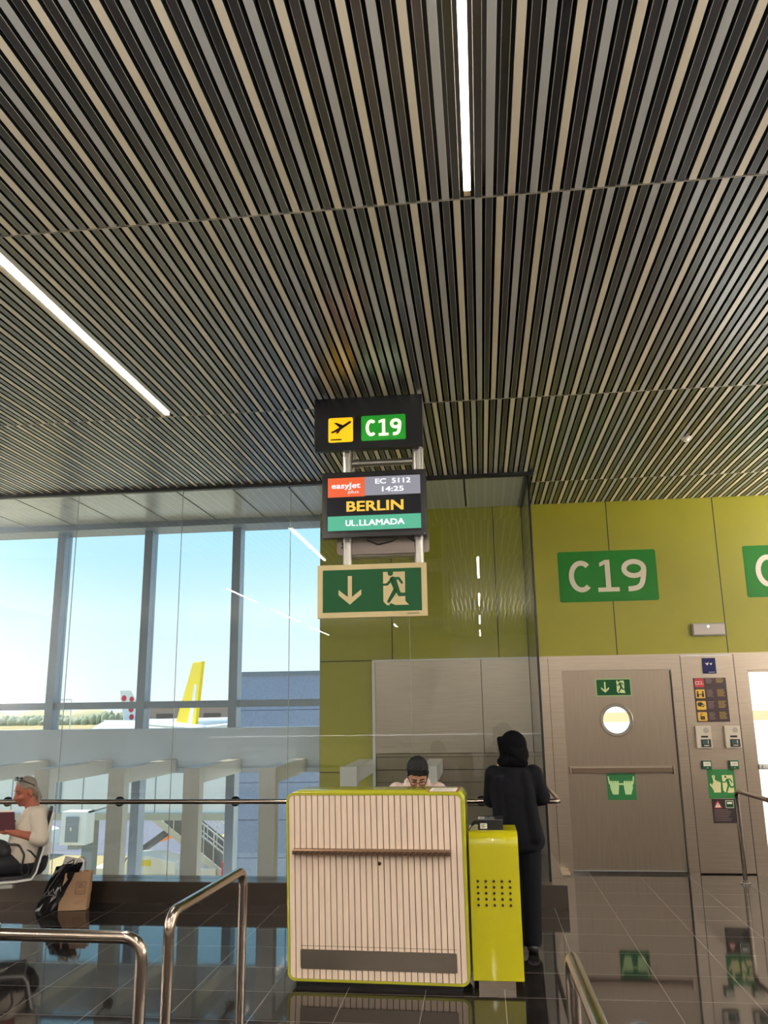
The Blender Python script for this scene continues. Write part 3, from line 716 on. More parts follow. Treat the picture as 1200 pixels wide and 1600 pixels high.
# top box: departures pictogram and gate number
gs = empty('gate_number_sign', (-.775, SY, 3.67))
MB().box(-1.188, -.363, SY, SY + .055, 3.672, 4.092).build('box', m_signblk, gs, bevel=.004)
def s5(px, py):      # sign-plane coordinates in metres measured on the sign
    return (-1.188 + (px - 88) * (.825 / 692), 3.672 + (428 - py) * (.420 / 335) - (px - 88) * .0000)
q = wallfr(0, SY - .001, 0)
m_yel = mat('sign_yellow', c(250, 190, 20), .4, emit=c(255, 190, 10), es=.75)
m_grn = mat('sign_green_lit', c(20, 130, 30), .4, emit=c(15, 125, 25), es=.75)
m_wht = mat('sign_white_lit', c(255, 240, 215), .4, emit=c(255, 240, 215), es=.95)
MB().rrect(q, -1.078, -.889, 3.735, 3.930, .014, 0, .003).build('departures_panel', m_yel, gs)
mb = MB(); P = lambda u, v: (-1.078 + u * .189, 3.735 + v * .195)
mb.stroke(q, [P(.14, .40), P(.42, .52), P(.88, .80)], [.010, .022, .018], .003, .0045)
mb.prism(q, [P(.22, .80), P(.34, .80), P(.66, .66), P(.50, .56)], .003, .0045)
mb.prism(q, [P(.12, .46), P(.20, .45), P(.32, .50), P(.26, .40), P(.18, .38)], .003, .0045)
mb.prism(q, [P(.42, .54), P(.58, .62), P(.40, .36), P(.30, .36)], .003, .0045)
mb.fbox(q, *[P(.10, 0)[0], P(.54, 0)[0]], P(0, .08)[1], P(0, .13)[1], .003, .0045)
mb.build('departing_plane_pictogram', m_signblk, gs)
MB().rrect(q, -.826, -.488, 3.735, 3.935, .014, 0, .003).build('number_panel', m_grn, gs)
MB().glyphs(q, 'C19', -.795, -.520, 3.770, 3.902, .004, .18).build('number_lettering', m_wht, gs)
tag(gs, 'black gate sign with yellow departures symbol and C19, topmost of the hanging signs', 'sign')

# monitor
mo = empty('flight_monitor', (-.735, SY, 2.99))
MB().box(-1.122, -.345, SY - .02, SY + .05, 2.992, 3.492).build('casing', m_signblk, mo, bevel=.004)
q = wallfr(0, SY - .0205, 0)
MB().fbox(q, -1.085, -.385, 3.028, 3.455, 0, .001).build('screen', mat('screen_black', c(6, 6, 10), .12, emit=c(8, 8, 14), es=.5), mo)
def em(name, r, g, b, s=1.): return mat(name, (.02, .02, .02, 1), .4, emit=c(r, g, b), es=s)
MB().fbox(q, -1.078, -.800, 3.300, 3.448, .001, .0018).build('airline_panel', em('screen_orange', 240, 88, 22), mo)
MB().fbox(q, -.800, -.388, 3.305, 3.448, .001, .0018).build('flight_panel', em('screen_grey', 140, 140, 152), mo)
MB().fbox(q, -1.078, -.388, 3.045, 3.155, .001, .0018).build('status_panel', em('screen_teal', 62, 178, 140), mo)
e_w = em('screen_white', 250, 250, 255, 1.05)
mb = MB(); mb.btext(q, 'easyJet', -1.050, -.832, 3.352, 3.410, .003, .0016).text(q, 'plus', -.925, -.845, 3.318, 3.350, .003, 0, .0)
mb.build('airline_lettering', e_w, mo)
mb = MB(); mb.btext(q, 'EC  5112', -.722, -.458, 3.390, 3.432, .003, .0022).btext(q, '14:25', -.672, -.510, 3.328, 3.370, .003, .0022)
mb.build('flight_lettering', e_w, mo)
MB().btext(q, 'BERLIN', -.938, -.514, 3.186, 3.266, .003, .0034).build('destination_lettering', em('screen_yellow', 250, 195, 50, 1.05), mo)
MB().btext(q, 'UL', -.945, -.872, 3.077, 3.124, .003, .0022).fbox(q, -.864, -.853, 3.077, 3.088, .003, .004).btext(q, 'LLAMADA', -.843, -.508, 3.077, 3.124, .003, .0022).build('status_lettering', e_w, mo)
MB().disc(q, -.364, 3.005, .003, 0, .001).build('indicator', m_grey, mo)
tag(mo, 'black hanging flight monitor showing BERLIN in yellow, between the two other signs', 'monitor')

# emergency exit sign
def exit_marks(mb, q, u0, v0, w_, h_, d, m=0):
    """white-cream arrow and running man in a doorway, in a field w_ x h_"""
    X = lambda a: u0 + a * w_; Y = lambda b: v0 + b * h_
    mb.fbox(q, X(.262), X(.302), Y(.30), Y(.86), d, d + .001, m)
    mb.prism(q, [(X(.282), Y(.17)), (X(.392), Y(.40)), (X(.392), Y(.53)), (X(.282), Y(.31)), (X(.172), Y(.53)), (X(.172), Y(.40))], d, d + .0011, m)
    mb.prism(q, [(X(.605), Y(.93)), (X(.605), Y(.22)), (X(.64), Y(.13)), (X(.66), Y(.13)), (X(.675), Y(.18)), (X(.72), Y(.13)), (X(.85), Y(.13)), (X(.815), Y(.22)), (X(.815), Y(.93))], d, d + .001, m)
def exit_man(mb, q, u0, v0, w_, h_, d, m=0):
    X = lambda a: u0 + a * w_; Y = lambda b: v0 + b * h_; s = w_
    mb.disc(q, X(.675), Y(.90), .027 * s, d, d + .001, m, 20)
    def S(pts, wd): mb.stroke(q, [(X(a), Y(b)) for a, b in pts], [k * s for k in wd], d, d + .001, m)
    S([(.700, .735), (.735, .50)], [.065, .050])
    S([(.700, .77), (.755, .77), (.785, .66)], [.026, .026, .022])
    S([(.690, .76), (.645, .63), (.60, .62)], [.026, .024, .020])
    S([(.738, .50), (.760, .38), (.835, .38)], [.040, .036, .030])
    S([(.725, .50), (.690, .36), (.655, .22)], [.044, .036, .028])
es = empty('emergency_exit_sign', (-.75, SY, 2.4))
m_lum = mat('photoluminescent_cream', c(196, 178, 130), .5)
m_exg = mat('exit_green', c(20, 78, 40), .5, spec=.2)
MB().box(-1.152, -.358, SY - .03, SY + .01, 2.405, 2.79).build('plate', m_lum, es, bevel=.003)
for x in (-.95, -.415): MB().box(x - .03, x + .03, SY + .01, SY + .075, 2.68, 2.76).build('bracket', m_alu, es)
q = wallfr(0, SY - .031, 0)
MB().fbox(q, -1.112, -.396, 2.445, 2.752, 0, .001).build('green_field', m_exg, es)
mb = MB(); exit_marks(mb, q, -1.125, 2.448, .75, .30, .001)
for k in range(9): mb.fbox(q, -.50 + k * .0095, -.493 + k * .0095, 2.424, 2.429, 0, .001, 1)
mb.build('pictogram', [m_lum, m_joint], es)
mb = MB(); exit_man(mb, q, -1.125, 2.448, .75, .30, .002); mb.build('running_man', m_exg, es)
tag(es, 'large green and cream emergency exit sign, lowest of the hanging signs', 'exit sign')

# ------------------------------------------------------------------ things on the front wall
K = 1.1
def wf(d=0.): return wallfr(0, YW - .010 - d, 0)
m_gsign = mat('gate_sign_green', c(20, 104, 22), .4, spec=.3)
m_cream = mat('lettering_cream', c(226, 212, 190), .4)
def gate_plate(u0, u1, txt, label, tu0, tu1):
    t = empty('gate_wall_sign', ((u0 + u1) / 2, YW, 2.93))
    q = wallfr(0, YW - .001, 0)
    MB().rrect(q, u0, u1, 2.932, 3.527, .028, 0, .002).build('plate', m_gsign, t)
    MB().glyphs(q, txt, tu0, tu1, 3.045, 3.418, .003, .155).build('lettering', m_cream, t)
    tag(t, label, 'gate sign')
gate_plate(.950, 2.072, 'C19', 'green wall sign reading C19 above the steel emergency door', 1.060, 1.955)
gate_plate(3.047, 4.17, 'C', 'green wall sign cut off by the right edge, only its first letter showing', 3.157, 3.438)

t = empty('emergency_light', (2.57, YW, 2.55)); q = wallfr(0, YW, 0)
MB().fbox(q, 2.390, 2.752, 2.510, 2.650, -.002, .045).build('housing', mat('lamp_grey', c(150, 148, 145), .4), t, bevel=.006)
MB().fbox(q, 2.402, 2.740, 2.522, 2.638, .045, .060).build('diffuser', mat('lamp_clear', c(196, 186, 176), .15), t, bevel=.004)
MB().disc(q, 2.565, 2.612, .010, .060, .063).build('led', mat('led_white', (1, 1, 1, 1), .3, emit=(.9, .95, 1, 1), es=6), t)
tag(t, 'rectangular emergency light fitting on the green wall right of the C19 sign', 'emergency light')

t = empty('smoke_detector', (1.933, 7.352, ZC - .001))
MB().cyl((1.933, 7.352, ZC - .012), (1.933, 7.352, ZC + .01), .046).build('base', m_cream, t)
MB().cyl((1.933, 7.352, ZC - .035), (1.933, 7.352, ZC - .012), .020, .030).build('head', m_white, t)
tag(t, 'small round white detector on the slatted ceiling at the right', 'smoke detector')

# door stickers
t = empty('exit_sign_sticker', (1.485, YW, 1.86)); q = wallfr(0, YW + .003, 0)
MB().fbox(q, 1.285, 1.676, 1.862, 2.056, -.001, .0015).fbox(q, 1.296, 1.665, 1.873, 2.045, .0015, .002, 1).build('plate', [mat('sticker_lime_edge', c(150, 180, 120), .5), m_exg], t)
mb = MB(); exit_marks(mb, q, 1.275, 1.873, .40, .172, .002); mb.build('pictogram', mat('sticker_cream', c(215, 225, 165), .5), t)
mb = MB(); exit_man(mb, q, 1.275, 1.873, .40, .172, .0032); mb.build('running_man', m_exg, t)
tag(t, 'small green exit sticker with arrow and running man on the steel door above its porthole', 'exit sign')

t = empty('push_sign_sticker', (1.49, YW, .75))
MB().fbox(q, 1.332, 1.640, .752, 1.036, -.001, .0015).build('plate', mat('safety_green', c(28, 110, 55), .4), t)
mb = MB(); s0, s1 = 1.332, .752; hd_ = lambda a, b: (s0 + a * .308, s1 + b * .284)
for sgn in (-1, 1):
    cx = .5 + sgn * .24
    mb.prism(q, [hd_(cx - .16, .62), hd_(cx + .16, .62), hd_(cx + .15, .42), hd_(cx + .10 - sgn * .02, .20), hd_(cx - .10 - sgn * .02, .20), hd_(cx - .15, .42)], .0015, .0025)
    for k in range(4): mb.stroke(q, [hd_(cx - .12 + k * .08, .58), hd_(cx - .12 + k * .08, .67)], .021, .0015, .0026)
    mb.stroke(q, [hd_(cx + sgn * .17, .60), hd_(cx + sgn * .20, .85)], .014, .0015, .0026)
mb.fbox(q, hd_(.34, 0)[0], hd_(.66, 0)[0], hd_(0, .55)[1], hd_(0, .62)[1], .0015, .0025)
mb.build('pushing_hands_pictogram', mat('sticker_pale', c(190, 222, 160), .5), t)
tag(t, 'square green sticker with two pushing hands below the steel door push bar', 'safety sticker')

# column of devices between the doors
PNY = YW - .008
def dq(): return wallfr(0, PNY - .0005, 0)
q = dq()
t = empty('access_reader', (2.538, PNY, 2.09))
MB().fbox(q, 2.470, 2.612, 2.092, 2.264, 0, .022).build('housing', mat('reader_blue', c(20, 24, 82), .18), t, bevel=.004)
mb = MB(); mb.stroke(q, [(2.505, 2.205), (2.52, 2.19), (2.53, 2.21)], .010, .022, .023).stroke(q, [(2.550, 2.205), (2.560, 2.19), (2.568, 2.205)], .007, .022, .023); mb.fbox(q, 2.525, 2.595, 2.105, 2.109, .022, .023)
mb.build('markings', m_white, t)
tag(t, 'small dark blue card reader at the top of the steel panel between the doors', 'card reader')

t = empty('instruction_sign', (2.53, PNY, 1.56))
mb = MB().fbox(q, 2.353, 2.706, 1.568, 2.045, 0, .002); mb.build('plate', mat('sign_maroon', c(52, 32, 34), .35), t)
m_yi = mat('icon_yellow', c(214, 172, 60), .4); m_ri = mat('icon_red', c(178, 40, 48), .4); m_tl = mat('tiny_text', c(150, 130, 125), .5); m_ty = mat('tiny_text_yellow', c(170, 142, 60), .5)
ik = [(1.945, m_ri), (1.825, m_yi), (1.700, m_yi), (1.580, m_yi)]
for k, (zz, mm_) in enumerate(ik):
    MB().rrect(q, 2.368, 2.468, zz, zz + .095, .010, .002, .0028).build('icon', mm_, t)
mb = MB(); z = 1.945
mb.stroke(q, [(2.378, z + .032), (2.378, z + .062), (2.408, z + .062), (2.408, z + .032), (2.378, z + .032)], .005, .0028, .0036, 1)
mb.stroke(q, [(2.408, z + .035), (2.44, z + .035), (2.445, z + .062), (2.425, z + .065), (2.408, z + .050)], .005, .0028, .0036, 1); mb.stroke(q, [(2.44, z + .035), (2.460, z + .035)], .005, .0028, .0036, 1)
z = 1.825
for cx, s in ((2.390, 1), (2.446, -1)):
    mb.disc(q, cx, z + .068, .010, .0028, .0036, 0, 14); mb.prism(q, [(cx - .012, z + .012), (cx + .012, z + .012), (cx + .010, z + .056), (cx - .010, z + .056)], .0028, .0036, 0)
    mb.stroke(q, [(cx, z + .05), (cx + s * .022, z + .035), (cx + s * .026, z + .045)], .006, .0028, .0036, 0)
z = 1.700
mb.prism(q, [(2.378, z + .075), (2.415, z + .085), (2.455, z + .050), (2.450, z + .03), (2.415, z + .03), (2.378, z + .045)], .0028, .0036, 0)
mb.ring(q, 2.434, z + .036, .010, .018, .0034, .0042, 2, 20); mb.stroke(q, [(2.446, z + .024), (2.458, z + .012)], .006, .0034, .0042, 2)
z = 1.580
mb.rrect(q, 2.395, 2.441, z + .014, z + .052, .003, .0028, .0036, 0, 2); mb.stroke(q, [(2.402, z + .055), (2.402, z + .072), (2.411, z + .080), (2.422, z + .077)], .006, .0028, .0036, 0); mb.fbox(q, 2.416, 2.420, z + .022, z + .040, .0036, .0040, 2)
mb.build('icon_symbols', [m_joint, m_cream, m_yi], t)
mb = MB()
for k, (zz, _) in enumerate(ik):
    for r_i in range(6 if k else 4):
        wdt = .055 + .015 * ((r_i * 5 + k) % 3) / 2
        zz2 = zz + .085 - r_i * .0135
        mb.fbox(q, 2.490, 2.490 + wdt, zz2, zz2 + .0035, .002, .0024, 0); mb.fbox(q, 2.600, 2.600 + wdt + .012, zz2 + .003, zz2 + .008, .002, .0024, 1)
mb.build('small_print', [m_tl, m_ty], t)
tag(t, 'dark maroon instruction sign with one red and three yellow icons beside the steel door', 'sign')

def intercom(u0, label):
    t = empty('intercom', (u0 + .08, PNY, 1.29))
    MB().fbox(q, u0, u0 + .165, 1.290, 1.528, 0, .045).build('housing', mat('intercom_beige', c(200, 190, 172), .4), t, bevel=.006)
    MB().disc(q, u0 + .110, 1.480, .030, .045, .0465).build('speaker', mat('speaker_grey', c(165, 160, 148), .6), t)
    MB().fbox(q, u0 + .052, u0 + .125, 1.404, 1.424, .045, .047).build('display', m_joint, t)
    mb = MB().fbox(q, u0 + .045, u0 + .150, 1.304, 1.386, .045, .048, 0)
    for i in range(5):
        for j in range(3): mb.fbox(q, u0 + .066 + i * .013, u0 + .074 + i * .013, 1.340 + j * .013, 1.349 + j * .013, .048, .050, 1 if i < 4 else 2)
    mb.fbox(q, u0 + .075, u0 + .128, 1.318, 1.325, .048, .050, 2)
    mb.build('keypad', [mat('keypad_black', c(26, 34, 32), .4), mat('key_green', c(70, 110, 100), .4), m_white], t)
    tag(t, label, 'intercom')
intercom(2.318, 'beige wall intercom with keypad, left one of the pair')
intercom(2.625, 'beige wall intercom with keypad, right one of the pair near the glazed door')
def callpoint(u0, label):
    t = empty('door_release_button', (u0 + .05, PNY, 1.07))
    MB().fbox(q, u0, u0 + .098, 1.070, 1.162, 0, .04).build('housing', mat('callpoint_green', c(22, 80, 50), .35), t, bevel=.004)
    MB().fbox(q, u0 + .012, u0 + .088, 1.105, 1.150, .04, .042).build('press_plate', m_white, t)
    mb = MB()
    for k in range(3): mb.disc(q, u0 + .034 + k * .016, 1.127, .0045, .042, .043, 0, 10)
    mb.fbox(q, u0 + .045, u0 + .058, 1.083, 1.089, .04, .041, 1); mb.build('markings', [m_joint, m_cream], t)
    tag(t, label, 'emergency button')
callpoint(2.355, 'green emergency door button under the left intercom')
callpoint(2.640, 'green emergency door button under the right intercom')

t = empty('press_to_exit_sign', (2.55, PNY, .77))
MB().fbox(q, 2.405, 2.690, .768, 1.068, 0, .002).build('plate', mat('press_green', c(30, 112, 52), .4), t)
mb = MB(); A = lambda a, b: (2.405 + a * .285, .768 + b * .300)
mb.stroke(q, [A(.24, .50), A(.22, .72)], .020, .002, .003)
mb.disc(q, *A(.22, .745), .017, .002, .003)
mb.prism(q, [A(.16, .52), A(.40, .56), A(.46, .44), A(.44, .20), A(.20, .20), A(.15, .38)], .002, .003)
for k in range(3): mb.stroke(q, [A(.29 + k * .075, .48), A(.29 + k * .07, .60 - k * .03)], .017, .002, .0031)
mb.stroke(q, [A(.18, .34), A(.09, .48)], .018, .002, .0031)
mb.prism(q, [A(.53, .80), A(.53, .28), A(.60, .20), A(.64, .24), A(.70, .19), A(.88, .19), A(.93, .24), A(.92, .80)], .002, .003)
mb.build('pictogram', mat('press_cream', c(222, 216, 160), .5), t)
mb = MB(); mb.disc(q, *A(.655, .74), .012, .003, .004)
for pts, wd in (([(.72, .62), (.76, .47)], .03), ([(.70, .66), (.82, .66), (.88, .55)], .012), ([(.70, .66), (.62, .55), (.54, .57)], .012), ([(.76, .48), (.82, .38), (.93, .40)], .018), ([(.75, .46), (.70, .34), (.66, .25)], .018)): mb.stroke(q, [A(*p_) for p_ in pts], wd, .003, .004)
mb.ring(q, *A(.22, .745), .006, .009, .003, .004, 0, 16)
mb.build('running_man', mat('press_green_2', c(30, 112, 52), .4), t)
tag(t, 'green square sign with pointing hand and running man under the green buttons', 'exit sign')

t = empty('warning_sign', (2.53, PNY, .52))
MB().fbox(q, 2.423, 2.672, .515, .763, 0, .002).build('plate', mat('warning_maroon', c(44, 30, 32), .35), t)
mb = MB(); mb.prism(q, [(2.440, .668), (2.530, .668), (2.485, .748)], .002, .0026, 0); mb.prism(q, [(2.455, .676), (2.515, .676), (2.485, .728)], .0026, .0032, 1)
mb.fbox(q, 2.482, 2.488, .690, .716, .0032, .0038, 2).disc(q, 2.485, .683, .0035, .0032, .0038, 2, 8)
mb.rrect(q, 2.565, 2.650, .670, .748, .006, .002, .0026, 1).rrect(q, 2.570, 2.645, .675, .743, .005, .0026, .0032, 3).fbox(q, 2.582, 2.634, .710, .732, .0032, .0038, 1)
for k in range(7):
    mb.fbox(q, 2.438, 2.438 + .15 + .03 * ((k * 3) % 4) / 3, .648 - k * .018, .652 - k * .018, .002, .0026, 4)
mb.build('print', [m_ri, m_white, m_joint, m_exg, m_tl], t)
tag(t, 'dark maroon warning sign with red triangle below the green square sign', 'sign')

# ------------------------------------------------------------------ tubular queue barriers
def barrier(pts, label, feet=(), r=.0240, name='queue_barrier'):
    t = empty(name, (pts[0][0], pts[0][1], 0))
    MB().tube(pts, r, 20, bend=.085).build('frame', m_tube, t)
    for x, y in feet:
        MB().cyl((x, y, 0), (x, y, .008), .05).cyl((x, y, .008), (x, y, .028), .032).build('foot_collar', m_chrome, t)
    tag(t, label, 'barrier', 'tubular steel queue barriers')
barrier([(-4.4, 3.50, 0), (-4.4, 3.50, .905), (-1.375, 3.42, .905), (-1.375, 3.42, 0)], 'steel tube barrier crossing the lower left, its long rail running out of the left edge', [(-4.4, 3.50), (-1.375, 3.42)])
barrier([(-1.378, 3.72, 0), (-1.378, 3.72, .925), (-1.335, 4.70, .925), (-1.335, 4.70, 0)], 'steel tube barrier left of the desk, its rail slanting away to the desk', [(-1.378, 3.72), (-1.335, 4.70)])
barrier([(.275, 3.23, 0), (.275, 3.23, .925), (.302, 1.35, .925), (.302, 1.35, 0)], 'steel tube barrier in the lower right foreground pointing at the camera', [(.275, 3.23), (.302, 1.35)])
barrier([(2.560, 9.25, 0), (2.560, 9.25, .890), (2.600, 8.30, .890), (2.600, 8.30, 0)], 'steel tube barrier at the far right in front of the panel with the intercoms', [(2.560, 9.25), (2.600, 8.30)], .022)

# ------------------------------------------------------------------ people
m_skin_w = mat('skin_ruddy', c(150, 88, 70), .6, spec=.3); m_skin_m = mat('skin_tan', c(188, 140, 112), .5); m_skin_h = mat('skin_fair', c(205, 150, 128), .5)
m_blouse = mat('blouse_cream', c(186, 176, 160), .85, bump=.3, bscale=25); m_navy = mat('trouser_navy', c(10, 10, 18), .85)
m_hair_b = mat('hair_ash_blonde', c(118, 108, 94), .5, noise=.2, nscale=60, stretch=(1, 1, 8)); m_hair_k = mat('hair_black', c(9, 8, 10), .8, bump=.8, bscale=140)
m_coat = mat('coat_black', c(12, 13, 19), .9, spec=.2, bump=.25, bscale=14); m_hijab = mat('headscarf_black', c(5, 5, 8), .9, spec=.12, bump=.2, bscale=20)
m_lens = mat('dark_lens', c(20, 20, 26), .08); m_lip = mat('lips', c(160, 85, 80), .5); m_brow = mat('brow', c(70, 45, 38), .8)

def frame3(fwd, up=(0, 0, 1)):
    f = Vector(fwd).normalized(); l = Vector(up).cross(f).normalized(); u = f.cross(l)
    return Matrix((f, l, u)).transposed()
def head_shapes(mb, ce, R, s=1.):
    ce = Vector(ce); P = lambda x, y, z: ce + R @ (Vector((x, y, z)) * s)
    mb.ell(P(-.008, 0, .025), (.098 * s, .076 * s, .095 * s), R=R).ell(P(.022, 0, -.025), (.074 * s, .064 * s, .088 * s), R=R)
    mb.ell(P(.040, 0, -.085), (.045 * s, .044 * s, .032 * s), R=R).ell(P(.068, 0, -.096), (.018 * s, .020 * s, .016 * s), R=R)
    mb.cap(P(.090, 0, .012), P(.112, 0, -.028), .007 * s, .012 * s).ell(P(.102, 0, -.036), (.013 * s, .017 * s, .009 * s), R=R)
    for k in (-1, 1):
        mb.ell(P(.062, .036 * k, -.030), (.028 * s, .026 * s, .026 * s), R=R).cap(P(.082, .014 * k, .022), P(.070, .045 * k, .018), .010 * s, .008 * s)
        mb.ell(P(-.002, .076 * k, -.012), (.020 * s, .009 * s, .032 * s), R=R); mb.ell(P(.092, .012 * k, -.036), (.010 * s, .008 * s, .007 * s), R=R)
    mb.ell(P(.086, 0, -.062), (.013 * s, .024 * s, .009 * s), R=R)
    return P
def hand_shapes(mb, wrist, d, nrm, th, curl=.6, s=1.):
    d = Vector(d).normalized(); nrm = Vector(nrm); nrm = (nrm - d * nrm.dot(d)).normalized(); th = d.cross(nrm) * (1 if d.cross(nrm).dot(Vector(th)) > 0 else -1)
    w = Vector(wrist); R = Matrix((d, th, nrm)).transposed()
    mb.ell(w + d * .045 * s, (.050 * s, .040 * s, .016 * s), R=R); mb.cap(w - d * .02 * s, w + d * .03 * s, .024 * s, .026 * s)
    for k, (off, L) in enumerate(((.030, .072), (.010, .082), (-.010, .076), (-.029, .060))):
        p = w + d * .080 * s + th * off * s; a = 0.; q = p - d * .02 * s; seg = (.45, .32, .25); r = .0088 * s
        mb.cap(q, p, r * 1.1, r)
        for g, lf in enumerate(seg):
            a += curl * (1 + .12 * k); nx = p + (d * math.cos(a) + nrm * math.sin(a)) * L * lf * s
            mb.cap(p, nx, r, r * .92); p = nx; r *= .93
    p = w + d * .02 * s + th * .03 * s; p2 = p + (d * .5 + th * .6 + nrm * .4).normalized() * .036 * s; p3 = p2 + (d * .8 + th * .15 + nrm * .6).normalized() * .032 * s
    mb.cap(w + d * .01 * s, p, .016 * s, .014 * s).cap(p, p2, .014 * s, .011 * s).cap(p2, p3, .011 * s, .009 * s)

# --- seated woman at the left edge
def seated_woman():
    base = Vector((-4.045, 7.40, 0)); f = Vector((-math.cos(math.radians(33)), -math.sin(math.radians(33)), 0)); l = Vector((0, 0, 1)).cross(f)
    W = lambda x, y, z: base + f * x + l * y + Vector((0, 0, z))
    t = empty('person', base)
    Rb = frame3(f); hf = (f * .90 + l * .40 + Vector((0, 0, -.24))).normalized(); Rh = frame3(hf, (0, 0, 1))
    mb = MB(); hc = W(.085, .0, 1.085); P = head_shapes(mb, hc, Rh, 1.0)
    mb.cap(W(-.005, 0, .90), hc + Vector((0, 0, -.06)) - hf * .02, .060, .052)
    mb.cap(W(.0, 0, .52), W(-.01, 0, .82), .12, .085).cap(W(-.02, -.12, .865), W(-.02, .12, .865), .048, .048)
    EL = W(-.055, .235, .705); WR = W(.195, .095, .765); ER = W(-.02, -.25, .70); WRr = W(.20, -.06, .78)
    mb.cap(W(-.03, .16, .865), EL, .045, .043).cap(EL, WR, .046, .028); mb.cap(W(-.03, -.16, .865), ER, .045, .043).cap(ER, WRr, .045, .028)
    hand_shapes(mb, WR, f * .8 - l * .35 + Vector((0, 0, .25)), -l, (0, 0, 1), .45); hand_shapes(mb, WRr, f * .85 + l * .3 + Vector((0, 0, .2)), l, (0, 0, 1), .45)
    for k in (-1, 1): mb.cap(W(.0, .09 * k, .50), W(.43, .10 * k, .50), .085, .06).cap(W(.43, .10 * k, .50), W(.47, .10 * k, .09), .055, .04).cap(W(.45, .1 * k, .05), W(.62, .1 * k, .035), .04, .03)
    remesh(mb.build('body', m_skin_w, t), .0062, 3)
    # blouse with sleeves to the elbow
    mb = MB()
    secs = []
    for z, x, rx, ry in ((.50, .03, .165, .20), (.56, .035, .175, .205), (.64, .035, .170, .195), (.72, .03, .160, .188), (.80, .02, .150, .188), (.87, -.01, .130, .190), (.925, -.018, .105, .175), (.960, -.015, .080, .115)):
        secs.append((W(x, 0, z), rx, ry, math.atan2(f.y, f.x)))
    mb.loft(secs)
    for k, e in ((1, EL), (-1, ER)):
        s_ = W(-.025, .165 * k, .885); mb.cap(s_, s_.lerp(e, 1.02), .076, .066); wr = WR if k > 0 else WRr; mb.cap(e, e.lerp(wr, .16), .063, .060)
    mb.cap(W(.10, .03, .56), W(.19, .03, .53), .07, .05)
    remesh(mb.build('blouse', m_blouse, t), .009, 5)
    mb = MB(); mb.tube([W(.055, .075, .945), W(.10, .03, .90), W(.115, .0, .875), W(.10, -.03, .90), W(.055, -.075, .945)], .007, 8, bend=.03).build('neckline', mat('neckline_trim', c(225, 216, 205), .7), t)
    mb = MB()
    for k in (-1, 1): mb.cap(W(-.03, .085 * k, .485), W(.43, .10 * k, .51), .105, .075).cap(W(.43, .10 * k, .51), W(.47, .10 * k, .12), .072, .055)
    mb.ell(W(.0, 0, .50), (.15, .17, .12), R=Rb); remesh(mb.build('trousers', m_navy, t), .012, 4)
    for k in (-1, 1): mb = MB(); mb.cap(W(.46, .1 * k, .045), W(.66, .1 * k, .035), .046, .034); mb.build('shoe', m_navy, t)
    # hair drawn back to a loose ponytail
    mb = MB(); mb.ell(P(-.014, 0, .046), (.093, .080, .086), R=Rh).ell(P(-.050, 0, .0), (.056, .070, .07), R=Rh)
    for k in (-1, 1): mb.cap(P(.040, .050 * k, .086), P(-.02, .074 * k, .03), .014, .010).cap(P(-.02, .076 * k, .03), P(-.08, .045 * k, -.03), .010, .014)
    mb.cap(P(-.090, 0, -.01), P(-.105, .01, -.08), .026, .028).cap(P(-.105, .01, -.08), P(-.085, .02, -.13), .028, .016)
    tousle(remesh(mb.build('hair', m_hair_b, t), .0055, 3), .008, .014)
    mb = MB()
    for k in (-1, 1):
        mb.ell(P(.050, .034 * k, .128), (.010, .032, .021), R=Rh @ Matrix.Rotation(-.8, 3, 'Y')); mb.cap(P(.040, .066 * k, .112), P(-.045, .084 * k, .045), .0045, .004)
    mb.cap(P(.056, -.012, .130), P(.056, .012, .130), .004, .004); mb.build('sunglasses', m_lens, t)
    mb = MB(); mb.ell(P(.096, 0, -.060), (.006, .021, .0035), R=Rh).ell(P(.094, 0, -.067), (.006, .018, .004), R=Rh); mb.build('lips', m_lip, t)
    for k in (-1, 1):
        MB().cap(P(.093, .020 * k, .034), P(.080, .050 * k, .034), .0035, .0025).build('eyebrow', m_brow, t)
        MB().cap(P(.091, .022 * k, .004), P(.080, .046 * k, .006), .0030, .0025).build('closed_eye', m_brow, t)
    MB().ell(P(.0, .088, -.045), .005).build('earring', m_chrome, t)
    tag(t, 'seated woman in cream blouse with sunglasses on her head, reading at the left edge', 'person')
    # what she holds
    q = Fr(W(.225, .10, .775), (1, .18, 0), (-.12, -.02, 1), Vector((1, .18, 0)).cross(Vector((-.12, -.02, 1))))
    pp = empty('passport_wallet', W(.315, 0, .72))
    MB().rrect(q, -.075, .075, .0, .155, .008, -.008, .006).build('cover', mat('burgundy_leather', c(72, 24, 36), .45), pp, bevel=.002)
    MB().fbox(q, -.055, .065, .145, .172, -.003, .001).build('pages', m_white, pp)
    tag(pp, 'burgundy wallet with white papers held by the seated woman', 'wallet')
    # small rucksack on her lap with hanging straps
    bg = empty('backpack', W(.28, .04, .56))
    mb = MB(); mb.ell(W(.30, .03, .625), (.12, .15, .075), R=Rb).ell(W(.24, .06, .60), (.09, .10, .06), R=Rb); remesh(mb.build('bag', mat('bag_charcoal', c(40, 38, 40), .7), bg), .009, 3)
    MB().tube([W(.20, .13, .665), W(.12, .205, .665), W(.07, .235, .58), W(.09, .235, .46), W(.06, .22, .405), W(.02, .215, .43), W(.04, .22, .50)], .009, 8, bend=.05).build('strap', m_blackp, bg)
    MB().tube([W(.16, .15, .67), W(.02, .20, .60), W(-.07, .20, .50)], .008, 8, bend=.05).build('strap', m_blackp, bg)
    tag(bg, 'dark small backpack with dangling straps on the lap of the seated woman', 'bag')
    # airport seat
    st_ = empty('airport_seat', base)
    m_shell = mat('seat_shell_pale', c(205, 204, 200), .4); m_pad = mat('seat_pad_black', c(24, 24, 28), .55)
